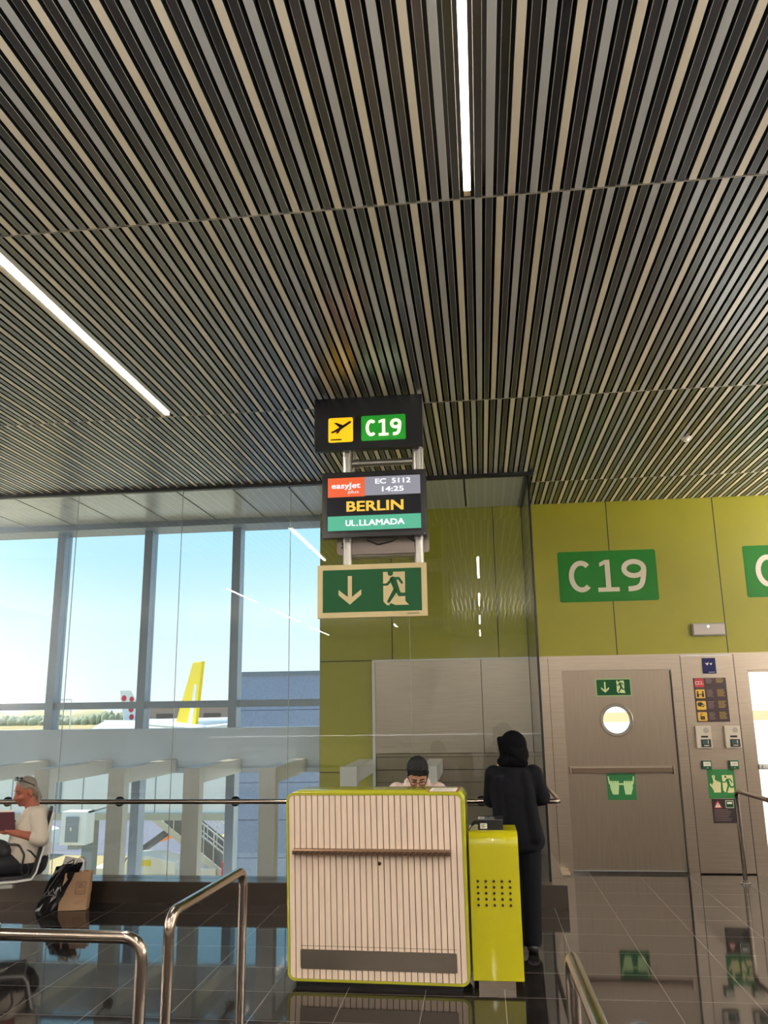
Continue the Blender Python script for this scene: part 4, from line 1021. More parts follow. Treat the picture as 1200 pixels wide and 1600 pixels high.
    fs_ = Vector((-math.cos(math.radians(27)), -math.sin(math.radians(27)), 0)); ls_ = Vector((0, 0, 1)).cross(fs_)
    W = lambda x, y, z: base + fs_ * x + ls_ * y + Vector((0, 0, z))
    def curved(off0, off1, y0, y1):
        pr_ = [(.40, .385), (.30, .375), (.10, .375), (-.02, .385), (-.050, .43), (-.090, .60), (-.140, .85), (-.155, .925)]
        nn = []
        for i, (x, z) in enumerate(pr_):
            a = pr_[max(i - 1, 0)]; b = pr_[min(i + 1, len(pr_) - 1)]; dx, dz = b[0] - a[0], b[1] - a[1]; L = math.hypot(dx, dz); nn.append((dz / L, -dx / L))
        mb = MB(); vs = []
        for y in (y0, y1):
            for (x, z), (nx, nz) in zip(pr_, nn): vs.append(W(x + nx * off0, y, z + nz * off0))
            for (x, z), (nx, nz) in reversed(list(zip(pr_, nn))): vs.append(W(x + nx * off1, y, z + nz * off1))
        n = len(pr_) * 2
        fs = [tuple(range(n)), tuple(range(2 * n - 1, n - 1, -1))] + [(i, n + i, n + (i + 1) % n, (i + 1) % n) for i in range(n)]
        return mb.add(vs, fs)
    curved(-.016, .0, -.235, .235).build('shell', m_shell, st_, bevel=.003)
    curved(.001, .030, -.205, .205).build('padding', m_pad, st_, bevel=.004)
    MB().cyl(W(.60, .10, .335), W(.125, .155, .335), .033).build('beam', m_shell, st_)
    MB().cyl(W(.125, .155, .335), W(.118, .157, .335), .026).build('beam_cap', m_grey, st_)
    for y in (-.15, .12): MB().bar(W(.25, y, .36), W(.25, y, .325), .05, .04, up=(1, 0, 0)).build('bracket', m_alu, st_)
    MB().bar(W(-.10, .10, .60), W(-.165, .10, .60), .06, .09).build('back_bracket', m_shell, st_)
    MB().tube([W(.28, .10, .34), W(.28, .10, .0)], .022).cyl(W(.28, .10, 0), W(.28, .10, .02), .09).build('leg', m_alu, st_)
    tag(st_, 'pale airport seat with black padding under the seated woman', 'seat')
seated_woman()

# --- agent behind the desk, bent over his work
def agent():
    base = Vector((-.545, 6.92, -.035)); t = empty('person', base)
    W = lambda x, y, z: base + Vector((x, y, z))          # faces the camera (-Y)
    hf = Vector((.10, -.80, -.58)).normalized(); Rh = frame3(hf, (.05, -.2, 1))
    mb = MB(); hc = W(.015, -.145, 1.290); P = head_shapes(mb, hc, Rh, 1.0)
    mb.cap(W(0, .02, 1.13), hc + Vector((0, .035, -.045)), .062, .058)
    mb.cap(W(0, .10, .60), W(0, .02, 1.0), .12, .11).cap(W(-.15, .0, 1.10), W(.15, .0, 1.10), .048, .048)
    for k in (-1, 1):
        e = W(.27 * k, -.08, .87); h = W(.12 * k, -.33, .93); mb.cap(W(.17 * k, .0, 1.10), e, .045, .043).cap(e, h, .043, .028); hand_shapes(mb, h, (-.3 * k, -.9, -.05), (0, 0, -1), (-k, 0, 0), .35)
        mb.cap(W(.10 * k, .08, .60), W(.12 * k, -.36, .60), .085, .06).cap(W(.12 * k, -.36, .60), W(.12 * k, -.34, .12), .055, .04).cap(W(.12 * k, -.34, .06), W(.12 * k, -.46, .05), .045, .035)
    remesh(mb.build('body', m_skin_m, t), .0065, 3)
    mb = MB(); mb.loft([(W(0, .10, .55), .19, .15), (W(0, .09, .70), .18, .145), (W(0, .05, .90), .20, .145), (W(0, .02, 1.06), .215, .135), (W(0, .01, 1.15), .195, .11), (W(0, .0, 1.225), .10, .075)])
    for k in (-1, 1): mb.cap(W(.165 * k, .0, 1.15), W(.27 * k, -.08, .87), .076, .062).cap(W(.27 * k, -.08, .87), W(.16 * k, -.27, .92), .06, .045)
    m_sh = mat('shirt_pink_check', c(222, 198, 190), .8, noise=.12, nscale=35)
    remesh(mb.build('shirt', m_sh, t), .010, 4)
    mb = MB(); mb.tube([W(-.085, -.055, 1.19), W(-.088, .02, 1.235), W(0, .075, 1.245), W(.088, .02, 1.235), W(.085, -.055, 1.19)], .020, 10, bend=.05); mb.build('collar', mat('collar_cream', c(235, 222, 205), .8), t)
    mb = MB()
    for k in (-1, 1): mb.cap(W(.10 * k, .06, .59), W(.12 * k, -.36, .61), .10, .072).cap(W(.12 * k, -.36, .61), W(.12 * k, -.34, .14), .07, .055)
    remesh(mb.build('trousers', m_navy, t), .014, 3)
    for k in (-1, 1): MB().cap(W(.12 * k, -.33, .05), W(.12 * k, -.47, .045), .05, .042).build('shoe', m_blackp, t)
    mb = MB(); mb.ell(P(-.022, 0, .046), (.104, .086, .092), R=Rh).ell(P(-.050, 0, .0), (.070, .074, .080), R=Rh).ell(P(.0, 0, .075), (.085, .082, .070), R=Rh).ell(P(.030, 0, .096), (.052, .064, .030), R=Rh)
    for k in (-1, 1): mb.cap(P(.03, .070 * k, .055), P(.014, .074 * k, .0), .016, .007)
    for k in range(-3, 4): mb.cap(P(.060, .018 * k, .10), P(.088 - .004 * abs(k), .018 * k + .006, .066 + .006 * (k % 2)), .016, .009)
    tousle(remesh(mb.build('hair', m_hair_k, t), .005, 2), .013, .016)
    mb = MB()
    for k in (-1, 1):
        ce = P(.098, .033 * k, -.002)
        mb.tube([ce + Rh @ Vector((0, .026 * math.cos(a * PI / 8), .018 * math.sin(a * PI / 8))) for a in range(17)], .0028, 6, caps=False)
        mb.cap(P(.096, .060 * k, .004), P(.01, .084 * k, .004), .0028, .0028)
    mb.cap(P(.104, -.009, .004), P(.104, .009, .004), .0026, .0026); mb.build('glasses', m_blackp, t)
    for k in (-1, 1): MB().cap(P(.094, .016 * k, .028), P(.080, .050 * k, .028), .005, .0035).build('eyebrow', m_hair_k, t)
    for k in (-1, 1): MB().cap(P(.090, .022 * k, .0), P(.080, .044 * k, .0), .003, .0025).build('eye', m_brow, t)
    tag(t, 'dark-haired man in glasses and pale shirt bent down behind the lime desk', 'person')
    ch = empty('stool', W(0, .12, 0))
    MB().rrect(Fr(W(0, .10, .49), (1, 0, 0), (0, 1, 0), (0, 0, 1)), -.20, .20, -.19, .21, .05, 0, .05).build('seat', m_blackp, ch, bevel=.01)
    MB().cyl(W(0, .10, .03), W(0, .10, .49), .028).build('column', m_chrome, ch); MB().cyl(W(0, .10, 0), W(0, .10, .03), .22, .05).build('base', m_chrome, ch)
    tag(ch, 'black stool hidden behind the lime desk under the man', 'stool')
agent()

# --- woman in black, seen from behind
def standing_woman():
    base = Vector((.205, 6.72, -.0)); t = empty('person', base)
    W = lambda x, y, z: base + Vector((x, y, z))
    hf = Vector((-.72, .60, -.32)).normalized(); Rh = frame3(hf)
    mb = MB(); hc = W(.012, .02, 1.45); P = head_shapes(mb, hc, Rh, .98)
    mb.cap(W(-.01, .01, 1.30), hc + Vector((.01, 0, -.06)), .056, .052)
    mb.cap(W(0, .0, .86), W(.0, 0, 1.16), .11, .09).cap(W(-.10, .0, 1.235), W(.13, .0, 1.235), .045, .045)
    LS, LE, LW_ = W(-.135, .01, 1.255), W(-.165, .10, 1.065), W(-.085, .17, 1.285)
    RS, RE, RW = W(.165, .0, 1.26), W(.225, .05, 1.09), W(.10, .20, 1.03)
    mb.cap(LS, LE, .042, .040).cap(LE, LW_, .040, .026); hand_shapes(mb, LW_, (.10, .02, .95), (.75, .2, .1), (0, -.8, 0), .55, .95)
    mb.cap(RS, RE, .042, .040).cap(RE, RW, .042, .027); hand_shapes(mb, RW, (-.75, .35, .1), (0, -.3, -.8), (0, -.2, 1), .6, .95)
    for k in (-1, 1): mb.cap(W(.085 * k + .0, 0, .86), W(.07 * k + .025, .0, .46), .085, .058).cap(W(.07 * k + .025, .0, .46), W(.065 * k + .03, -.02, .08), .054, .036).cap(W(.065 * k + .03, -.03, .04), W(.085 * k + .02, .14, .03), .036, .030)
    remesh(mb.build('body', m_skin_h, t), .0062, 3)
    # loose jacket to mid thigh
    mb = MB()
    mb.loft([(W(.055, .0, .70), .120, .115), (W(.050, .0, .73), .165, .14), (W(.038, .0, .80), .190, .15), (W(.020, .0, .92), .178, .14), (W(.0, .0, 1.04), .160, .13), (W(-.002, .0, 1.14), .178, .135), (W(.008, .0, 1.22), .190, .12), (W(.010, .0, 1.28), .172, .095), (W(.01, .0, 1.325), .105, .075), (W(.01, .0, 1.35), .065, .06)])
    mb.cap(LS, LE, .074, .062).cap(LE, LE.lerp(LW_, .82), .064, .042); mb.cap(RS, RE, .074, .062).cap(RE, RE.lerp(RW, .9), .066, .044)
    mb.cap(W(.10, -.07, 1.24), W(.15, -.09, .82), .05, .06); mb.cap(W(-.10, -.07, 1.24), W(-.08, -.08, .85), .05, .05); mb.cap(W(.14, -.02, .95), W(.17, -.02, .78), .05, .06)
    remesh(mb.build('jacket', m_coat, t), .010, 4)
    mb = MB()
    for k in (-1, 1): mb.cap(W(.085 * k + .01, .0, .84), W(.068 * k + .03, .0, .46), .11, .085).cap(W(.068 * k + .03, .0, .46), W(.062 * k + .035, -.015, .09), .083, .068)
    remesh(mb.build('trousers', m_coat, t), .012, 3)
    for k in (-1, 1): MB().cap(W(.062 * k + .035, -.035, .045), W(.085 * k + .02, .15, .035), .045, .034).build('shoe', m_blackp, t)
    mb = MB(); mb.ell(P(-.025, 0, .022), (.110, .096, .112), R=Rh).ell(P(-.035, 0, -.05), (.090, .090, .10), R=Rh)
    for k in (-1, 1): mb.cap(P(.045, .062 * k, .085), P(.055, .074 * k, -.03), .022, .022).cap(P(.055, .074 * k, -.03), P(.035, .03 * k, -.125), .022, .03)
    mb.cap(P(.055, -.05, .095), P(.055, .05, .095), .022, .022)
    mb.ell(W(-.015, -.01, 1.355), (.095, .085, .055)).cap(W(.02, -.07, 1.42), W(.075, -.075, 1.37), .045, .03).cap(W(.0, -.08, 1.36), W(.10, -.06, 1.345), .04, .03)
    remesh(mb.build('headscarf', m_hijab, t), .007, 4)
    MB().ell(P(.098, 0, -.060), (.006, .02, .006), R=Rh).build('lips', m_lip, t)
    for k in (-1, 1): MB().cap(P(.092, .020 * k, .006), P(.080, .044 * k, .006), .004, .003).build('eye', m_brow, t)
    tag(t, 'person in black headscarf, jacket and trousers standing with back turned beside the pedestal', 'person')
    q = Fr(LW_ + Vector((.035, .01, .03)), (.25, .9, .1), (.05, -.05, 1), (.95, -.25, 0))
    ph = MB().rrect(q, -.035, .035, -.02, .12, .008, -.004, .004).build('mobile_phone', m_blackp, loc=q.o)
    tag(ph, 'phone held to the ear by the person in the black headscarf', 'phone')
standing_woman()

# ------------------------------------------------------------------ bags on the floor by the ledge
def solid_bag(bw, bd, h, tw, td, lean, yaw_, pos, slump=0.):
    """open-topped bag: outer and inner skin, world placed"""
    ca, sa = math.cos(yaw_), math.sin(yaw_)
    def Wp(x, y, z): z_ = z; x2 = x + lean[0] * z; y2 = y + lean[1] * z; return Vector((pos[0] + x2 * ca - y2 * sa, pos[1] + x2 * sa + y2 * ca, z_))
    nz_ = 6; rings = []
    for side in (0, 1):
        for i in range(nz_ + 1):
            k = i / nz_; k2 = k if side == 0 else 1 - k; w_ = bw + (tw - bw) * k2; d_ = bd + (td - bd) * k2; z = max(.004, h * k2) if side == 0 else max(.010, h * k2)
            q_ = .003 * side; ring_ = []
            cr = random.Random(int(k2 * 100))
            for x, y in ((-1, -1), (-.5, -1), (0, -1), (.5, -1), (1, -1), (1, 0), (1, 1), (.5, 1), (0, 1), (-.5, 1), (-1, 1), (-1, 0)):
                jx = cr.uniform(-1, 1) * slump; jy = cr.uniform(-1, 1) * slump
                pinch = .35 * k2 if abs(x) == 1 and y == 0 else 0
                zz = z - (slump * 1.5 * (1 - x) if side == 0 or True else 0) * (k2 == 1)
                ring_.append(Wp(x * (w_ / 2 - q_) * (1 - pinch) + jx, y * (d_ / 2 - q_) + jy, zz))
            rings.append(ring_)
    return rings, Wp
def ring_mesh(rings, mb, m=0):
    n = len(rings[0]); vs = [p for r_ in rings for p in r_]
    fs = [(i * n + k, i * n + (k + 1) % n, (i + 1) * n + (k + 1) % n, (i + 1) * n + k) for i in range(len(rings) - 1) for k in range(n)]
    fs.append(tuple(range(n - 1, -1, -1))); fs.append(tuple(range((len(rings) - 1) * n, len(rings) * n)))
    return mb.add(vs, fs, m)
# brown paper carrier
pb_ = empty('paper_bag', (-3.83, 7.84, 0)); R1, Wp = solid_bag(.255, .12, .33, .225, .10, (.09, .05), math.radians(12), (-3.83, 7.84), .004)
m_kraft = mat('kraft_paper', c(152, 120, 90), .7, noise=.08, nscale=5)
ring_mesh(R1, MB()).build('bag', m_kraft, pb_)
for s_ in (-1, 1):
    mb = MB(); mb.tube([Wp(-.05, .05 * s_, .33), Wp(-.045, .04 * s_, .42), Wp(-.01, .03 * s_, .455), Wp(.03, .04 * s_, .42), Wp(.04, .05 * s_, .33)], .004, 8, bend=.03); mb.build('handle', m_white if s_ < 0 else m_kraft, pb_)
q = Fr(Wp(.005, -.0575, .14), Wp(1, 0, 0) - Wp(0, 0, 0), Wp(0, .0, 1) - Wp(0, 0, 0), (Wp(1, 0, 0) - Wp(0, 0, 0)).cross(Wp(0, 0, 1) - Wp(0, 0, 0)))
mb = MB(); k_ = .0045
for (a, b) in (((-.0, 0), (.085, 0)), ((.085, 0), (.085, .105)), ((.085, .105), (0, .105)), ((0, .105), (0, 0))): mb.stroke(q, [a, b], .0035, k_, k_ + .001)
for k in range(5): mb.disc(q, .018 + k * .012, .022, .0035, k_, k_ + .001, 0, 8)
for k in range(3): mb.fbox(q, .018, .06 + .006 * k, .085 - k * .014, .089 - k * .014, k_, k_ + .001)
mb.build('printed_stamp', mat('stamp_brown', c(80, 58, 44), .7), pb_)
tag(pb_, 'brown kraft paper carrier bag with square print standing on the floor by the ledge', 'bag')
# black glossy carrier leaning on the ledge
bb = empty('carrier_bag', (-4.06, 7.82, 0)); R2, Wq = solid_bag(.20, .15, .40, .20, .09, (.42, .06), math.radians(2), (-4.06, 7.82), .008)
ring_mesh(R2, MB()).build('bag', mat('black_glossy_plastic', c(14, 13, 16), .18, bump=.5, bscale=9), bb)
mb = MB(); a, b = R2[6][0], R2[6][4]; a2, b2 = R2[6][10], R2[6][6]
mb.add([a2 + Vector((.0, .0, -.02)), b2 + Vector((0, 0, -.01)), b2 + Vector((.02, .0, .02)), a2 + Vector((.03, .0, .075))], [(0, 1, 2, 3)], 0).add([a2 + Vector((.0, .004, -.02)), b2 + Vector((0, .004, -.01)), b2 + Vector((.02, .004, .02)), a2 + Vector((.03, .004, .075))], [(3, 2, 1, 0)], 0)
mb.build('folded_rim', mat('bag_lining', c(190, 185, 180), .5), bb)
mb = MB(); mb.tube([Wq(-.02, -.05, .385), Wq(-.04, -.085, .28), Wq(-.06, -.09, .18), Wq(-.07, -.085, .12)], .005, 8, bend=.04).tube([Wq(.05, -.05, .385), Wq(.03, -.02, .44), Wq(-.02, -.03, .40)], .005, 8, bend=.03); mb.build('handle', m_blackp, bb)
mb = MB(); q = Fr(Wq(-.085, -.0765, .10), Wq(1, 0, 0) - Wq(0, 0, 0), Wq(0, 0, 1) - Wq(0, 0, 0), (Wq(1, 0, 0) - Wq(0, 0, 0)).cross(Wq(0, 0, 1) - Wq(0, 0, 0)))
mb.stroke(q, [(.0, .04), (.03, .09), (.05, .05), (.07, .10), (.10, .06), (.13, .12), (.15, .08)], .0035, .011, .012).stroke(q, [(.02, .03), (.06, .045), (.10, .04)], .003, .011, .012)
mb.build('scribbled_print', mat('print_silver', c(150, 150, 155), .4), bb)
tag(bb, 'black glossy carrier bag slumped against the brown paper bag on the floor', 'bag')

# ------------------------------------------------------------------ outside: apron, sea, aircraft, vehicles
GZ = -4.5
m_ay0 = mat('hose_yellow', c(245, 225, 60), .6)
m_apron = mat('apron_concrete', c(176, 160, 112), .8, noise=.06, nscale=.05)
struct(MB().box(-700, 500, 10.6, 620, GZ - .5, GZ).build('floor_2', m_apron))
struct(MB().box(-3000, -90, 640, 5800, -14, -12).build('floor_3', mat('sea_water', c(60, 110, 170), .25)))
struct(MB().box(.2, 200, 10.6, 300, GZ - .02, GZ + .01).build('floor_5_added_ground', mat('added_white_ground', c(228, 228, 220), .8)))  # white ground added to brighten the view through the glazed door
struct(MB().box(-60, -13.6, 37.5, 56, GZ - .02, GZ + .01).build('floor_4_shade_patch', mat('painted_shade_patch', c(112, 116, 132), .8, noise=.06, nscale=.3)))  # bluish patch painted on the apron in place of a shadow
m_veg = mat('scrub_hazed_green', c(172, 178, 150), .9, noise=.18, nscale=.3)  # green paled, with distance haze painted into the colour
mb = MB(); rnd = random.Random(3)
for k in range(900):
    x = -330 + k * .33; y = 395 + rnd.uniform(-18, 22); h = rnd.uniform(1.8, 4.2) + 3.0 * math.sin(k * .021 + 1.0) ** 2 * (1 if x > -190 else .5)
    h *= .62; mb.ell((x, y, GZ + h * .5), (rnd.uniform(.7, 2.2), 2, h), seg=7, rings=5)
vg = mb.build('scrub', m_veg, loc=(-200, 395, GZ)); vg['kind'] = 'stuff'; vg['label'] = 'band of green scrub and low trees beyond the airfield'; vg['category'] = 'bushes'
mb = MB()
for k in range(24):
    x0_ = -420 + k * 16; mb.ell((x0_, 470 + rnd.uniform(-10, 10), GZ), (16, 20, rnd.uniform(4, 9) if x0_ < -190 or x0_ > -120 else 2.0), seg=12, rings=8)
hl = mb.build('dune', mat('pale_dune', c(196, 188, 150), .9, noise=.1, nscale=.1), loc=(-200, 470, GZ)); hl['kind'] = 'stuff'; hl['label'] = 'low pale hills on the horizon in front of the sea'; hl['category'] = 'hills'

# neighbouring wing of the terminal
nb = empty('terminal_wing', (0, 19, GZ)); m_panel = mat('precast_blue_grey', c(150, 163, 188), .75, noise=.10, nscale=25)
nbm = MB(); nfr = Fr((-5.50, 18.6, GZ), Vector((1, .045, 0)), (0, 0, 1), Vector((.045, -1, 0)))
for k in range(9):
    nbm.fbox(nfr, 0, 4.2, 7.02 - .78 * (k + 1) + .012, 7.02 - .78 * k, -4, 0, 0)
nbm.fbox(nfr, .01, 4.19, 0, 7.0, -3.9, -.02, 1); nbm.build('panel_wall', [m_panel, mat('panel_gap', c(70, 78, 95), .8)], nb)
MB().fbox(nfr, -.06, 4.3, 7.02, 7.10, -4, .06).build('roof_coping', m_frame, nb)
tag(nb, 'blue grey panelled building wall close outside the right-hand windows', 'building')

# passenger boarding bridge crossing the view
m_bw = mat('bridge_white', c(244, 244, 238), .5, noise=.03, nscale=1); m_bg = mat('bridge_grey', c(150, 156, 160), .5)
br = empty('boarding_bridge', (-16, 26.5, GZ)); bf = Fr((-26, 25.2, 0), Vector((1, -.01, 0)), (0, 0, 1), (0, -1, 0))
mb = MB(); mb.fbox(bf, 0, 18.7, -1.22, 1.15, -2.6, 0, 0); x = 0
while x < 18.5: mb.fbox(bf, x, x + .03, -1.2, 1.13, 0, .012, 1); x += 1.15
mb.build('tunnel', [m_bw, m_bg], br)
MB().fbox(bf, -.2, 18.7, -1.42, -1.22, -2.7, .06).build('floor_beam', mat('beam_cream', c(190, 186, 165), .5), br)
mb = MB()
for k in range(7): mb.fbox(bf, 12.35 + k * .12, 12.40 + k * .12, -1.2, 1.12, .012, .06)
mb.build('ribbed_panel', m_bg, br)
for x in (13.3, 4.0):
    MB().fbox(bf, x, x + .35, GZ, -1.4, -1.6, -1.2).build('leg', m_bg, br)
tag(br, 'white passenger boarding bridge spanning the apron behind the grey posts', 'boarding bridge')
cb = empty('equipment_cabinet', (-11.2, 23, -1.8))
MB().box(-11.72, -10.98, 22.9, 23.4, -1.80, -.93).build('frame', m_bw, cb, bevel=.01)
MB().box(-11.56, -11.20, 22.86, 22.9, -1.72, -1.06).build('door', m_bg, cb)
MB().box(-11.42, -11.37, 22.84, 22.86, -1.42, -1.33).build('label_plate', m_white, cb)
MB().box(-11.5, -11.2, 22.95, 23.2, -1.92, -1.80).box(-11.05, -10.98, 23.0, 25.0, -.98, -.93).build('mounting', m_bg, cb)
tag(cb, 'white control cabinet hanging below the boarding bridge', 'cabinet')

# mobile passenger stairs
def stairs():
    Y = 29.5
    t = empty('passenger_stairs', (-11, Y + .9, GZ)); A = Vector((-13.5, Y, -.60)); B = Vector((-8.35, Y, -4.30)); d = B - A
    m_al = mat('stairs_aluminium', c(215, 215, 208), .45, metal=.2); m_dk = mat('stairs_dark', c(120, 122, 126), .7)
    for y in (0, 1.5):
        o = Vector((0, y, 0)); MB().bar(A + o, B + o, .06, .20).build('stringer', m_al, t)
        MB().bar(A + o + Vector((0, 0, .40)), B + o + Vector((0, 0, .40)), .02, .40).build('side_panel', m_dk, t)
        r = MB(); r.tube([A + o + Vector((0, 0, 1.1)), B + o + Vector((0, 0, 1.1))], .03, 8).tube([A + o + Vector((0, 0, .85)), B + o + Vector((0, 0, .85))], .022, 8)
        for k in range(15): p_ = A + o + d * (k / 14); r.cyl(p_, p_ + Vector((0, 0, 1.1)), .024, seg=8)
        r.build('handrail', m_al, t)
    for k in range(26):
        p_ = A + d * ((k + .5) / 26); MB().box(p_.x - .14, p_.x + .14, Y + .03, Y + 1.47, p_.z + .02, p_.z + .06).build('step', m_al, t)
    for y in (.2, 1.2): MB().bar(Vector((-12.9, Y + y, -3.5)), Vector((-10.7, Y + y, -2.0)), .14, .14).build('lifting_arm', m_dk, t)
    mb = MB(); mb.box(-13.8, -9.3, Y - .1, Y + 1.8, -4.05, -3.55, 0); mb.build('chassis', m_bw, t, bevel=.05)
    pf = Fr((-12.6, Y - .25, -3.75), (1, 0, 0), (0, 0, 1), (0, -1, 0)); mb = MB(); mb.prism(pf, [(0, 0), (1.9, 0), (1.9, .42), (.9, .62), (.2, .60), (0, .3)], -1.3, 0, 0); mb.build('cab', m_bw, t, bevel=.05)
    MB().fbox(pf, .15, 1.0, .30, .48, 0, .02).build('cab_stripe', mat('stripe_yellow', c(245, 222, 60), .5), t)
    for x in (-12.9, -10.2): MB().cyl((x, Y - .3, GZ + .42), (x, Y + .05, GZ + .42), .42).build('wheel', m_blackp, t)
    for y in (-.25, -.05): MB().bar((-9.0, Y + y, -4.3), (-9.0, Y + y, -3.3), .35, .05).build('red_panel', mat('panel_red', c(205, 60, 70), .5), t)
    MB().bar((-12.4, Y + 2.6, -3.0), (-11.3, Y + 2.2, -2.65), .22, .22).build('orange_ducting', mat('duct_orange', c(240, 150, 100), .5), t)
    MB().ell((-11.6, Y + 2.4, -1.6), (.5, .3, .45)).build('yellow_hose', m_ay0, t)
    tag(t, 'mobile passenger stairs on a white truck outside behind the posts', 'aircraft stairs')
stairs()
def service_truck():
    t = empty('service_truck', (-21.5, 36, GZ)); pf = Fr((-24, 36.0, GZ), (1, 0, 0), (0, 0, 1), (0, -1, 0))
    mb = MB(); mb.prism(pf, [(0, .45), (4.6, .45), (4.6, 1.1), (4.1, 1.25), (3.6, 2.0), (2.6, 2.05), (2.5, 1.25), (0, 1.15)], -1.9, 0); mb.build('bodywork', m_bw, t, bevel=.06)
    MB().fbox(pf, 2.75, 3.5, 1.35, 1.85, 0, .03).build('window', m_lens, t); MB().fbox(pf, .3, 1.6, .75, 1.05, 0, .03).build('stripe', mat('stripe_yellow_2', c(250, 225, 70), .5), t)
    for u in (.9, 3.7): MB().cyl(pf.p(u, .42, .06), pf.p(u, .42, -.2), .42).build('wheel', m_blackp, t)
    tag(t, 'low white service vehicle with yellow stripe on the sunlit apron', 'vehicle')
service_truck()

# aircraft
def aircraft(name, x, y, yaw_, col, marks, label, s=1.):
    t = empty(name, (x, y, GZ)); ca, sa = math.cos(yaw_), math.sin(yaw_)
    def Wc(a, b, z): return Vector((x + (a * ca - b * sa) * s, y + (a * sa + b * ca) * s, GZ + z * s))
    # fuselage along +a (nose), tail at a=0
    mb = MB(); pr_ = [(-1.5, .15, 5.2), (0, .6, 4.9), (3, 1.2, 4.4), (7, 1.85, 3.95), (11, 1.98, 3.8), (31, 1.98, 3.8), (34, 1.7, 3.6), (36, 1.1, 3.35), (37.2, .3, 3.15)]
    vs = []; sg = 24
    for a, r, z in pr_:
        for k in range(sg): an = 2 * PI * k / sg; vs.append(Wc(a, r * math.cos(an), z + r * math.sin(an)))
    n = len(pr_); fs = [(i * sg + k, (i + 1) * sg + k, (i + 1) * sg + (k + 1) % sg, i * sg + (k + 1) % sg) for i in range(n - 1) for k in range(sg)] + [tuple(range(sg)), tuple(range(n * sg - 1, (n - 1) * sg - 1, -1))]
    mb.add(vs, fs, 0, True); mb.build('fuselage', col[0], t)
    ff = Fr(Wc(0, 0, 0), Wc(1, 0, 0) - Wc(0, 0, 0), (0, 0, 1), Wc(0, -1, 0) - Wc(0, 0, 0))
    fin = [(0.9, 5.2), (6.6, 5.4), (2.2, 11.8), (-.4, 11.8)]
    MB().prism(ff, [(a * s, b * s) for a, b in fin], -.16 * s, .16 * s).build('tail_fin', col[1], t, bevel=.05)
    for sg_ in (-1, 1):
        mb = MB(); mb.add([Wc(0.6, .8 * sg_, 5.0), Wc(4.2, .8 * sg_, 5.0), Wc(1.2, 6.2 * sg_, 5.6), Wc(-.4, 6.2 * sg_, 5.6), Wc(0.6, .8 * sg_, 5.2), Wc(4.2, .8 * sg_, 5.2), Wc(1.2, 6.2 * sg_, 5.7), Wc(-.4, 6.2 * sg_, 5.7)], [(0, 1, 2, 3), (7, 6, 5, 4), (0, 4, 5, 1), (1, 5, 6, 2), (2, 6, 7, 3), (3, 7, 4, 0)]); mb.build('tailplane', col[0], t)
        mb = MB(); mb.add([Wc(14, 1.5 * sg_, 2.8), Wc(21, 1.5 * sg_, 2.8), Wc(14.5, 17 * sg_, 4.0), Wc(13, 17 * sg_, 4.0), Wc(14, 1.5 * sg_, 3.2), Wc(21, 1.5 * sg_, 3.3), Wc(14.5, 17 * sg_, 4.15), Wc(13, 17 * sg_, 4.15)], [(0, 1, 2, 3), (7, 6, 5, 4), (0, 4, 5, 1), (1, 5, 6, 2), (2, 6, 7, 3), (3, 7, 4, 0)]); mb.build('wing', m_bw, t)
        MB().cyl(Wc(16.5, 5.8 * sg_, 2.0), Wc(21, 5.8 * sg_, 2.0), .95 * s, 1.1 * s).build('engine', m_bw, t)
    for a, b in ((17, 2.5), (17, -2.5), (32, 0)): MB().cyl(Wc(a, b - .3, .5), Wc(a, b + .3, .5), .5 * s).cyl(Wc(a, b, .5), Wc(a, b, 2.5), .12 * s).build('landing_gear', m_blackp, t)
    marks(t, ff, s)
    tag(t, label, 'aircraft'); return t
m_ay = mat('tail_yellow', c(250, 222, 20), .4); m_aw = mat('aircraft_white', c(235, 238, 240), .35)
def marks1(t, ff, s):
    mb = MB()
    for sd in (.161, -.175):
        mb.prism(ff, [(1.7 * s, 5.6 * s), (2.9 * s, 5.6 * s), (1.9 * s, 8.2 * s), (1.45 * s, 9.6 * s), (.8 * s, 9.4 * s), (1.1 * s, 7.6 * s)], sd * s, (sd + .014) * s)
    mb.build('white_flash', m_aw, t)
aircraft('yellow_tailed_aircraft', -25.7, 75, math.radians(131), (m_aw, m_ay), marks1, 'airliner with a tall yellow tail fin beyond the windows', .9)
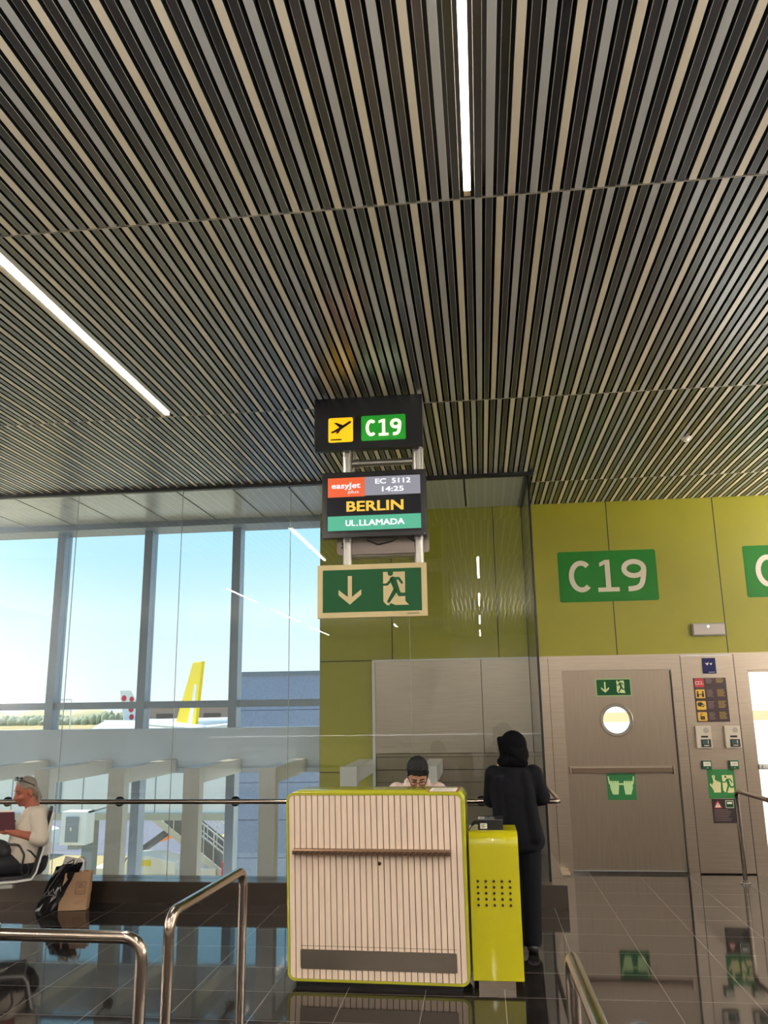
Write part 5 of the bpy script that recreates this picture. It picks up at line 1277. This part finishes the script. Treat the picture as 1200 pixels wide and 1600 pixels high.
def marks2(t, ff, s):
    mb = MB()
    for sd in (.161, -.175):
        for a, b, r in ((.5, 10.2, .62), (2.4, 10.0, .55), (2.4, 7.9, .66), (2.6, 6.3, .60)): mb.disc(ff, a * s, b * s, r * s, sd * s, (sd + .014) * s)
    mb.build('red_dots', mat('dot_red', c(205, 40, 60), .4), t)
aircraft('white_tailed_aircraft', -62.2, 140, math.radians(58), (m_aw, m_aw), marks2, 'distant airliner whose white tail fin carries red dots', .82)

hg = empty('hangar', (-70, 205, GZ)); hf_ = Fr((-82, 200, GZ), (1, 0, 0), (0, 0, 1), (0, -1, 0))
MB().fbox(hf_, 0, 22, 0, 7.2, -14, 0).build('wall', mat('hangar_taupe', c(170, 152, 148), .8), hg)
MB().fbox(hf_, -1, 23, 7.2, 8.0, -15, .6).build('roof', m_aw, hg)
for u in (4.5, 10.5, 16.5): MB().fbox(hf_, u - 2.2, u + 2.2, 0, 5.4, -.02, .04).build('hangar_door', mat('hangar_door', c(105, 95, 95), .7), hg)
tag(hg, 'low taupe hangar with white roof behind the yellow aircraft tail', 'hangar')
lt = empty('portal_frame', (-100, 200, GZ))
mb = MB()
for dx in (0, 3.6): mb.cyl((-108 + dx, 205, GZ), (-108 + dx, 205, GZ + 9.3), .18, seg=8)
mb.bar((-108, 205, GZ + 9.2), (-104.4, 205, GZ + 9.2), .3, .4).bar((-108, 205, GZ + 6.5), (-104.4, 205, GZ + 6.5), .2, .2); mb.build('portal', m_aw, lt)
tag(lt, 'white portal frame standing on the apron beside the dotted tail', 'portal frame')
gse = empty('yellow_belt_loader', (-95, 130, GZ))
MB().bar((-98, 130, GZ + 1.0), (-84.5, 130, GZ + 3.6), 1.4, .35).build('belt', m_ay, gse); MB().box(-97, -88, 129.2, 131, GZ + .3, GZ + 1.2).build('chassis', m_aw, gse)
for x in (-95.5, -89.5): MB().cyl((x, 129.1, GZ + .5), (x, 129.4, GZ + .5), .5).build('wheel', m_blackp, gse)
tag(gse, 'yellow belt loader far out on the apron at the left', 'belt loader')
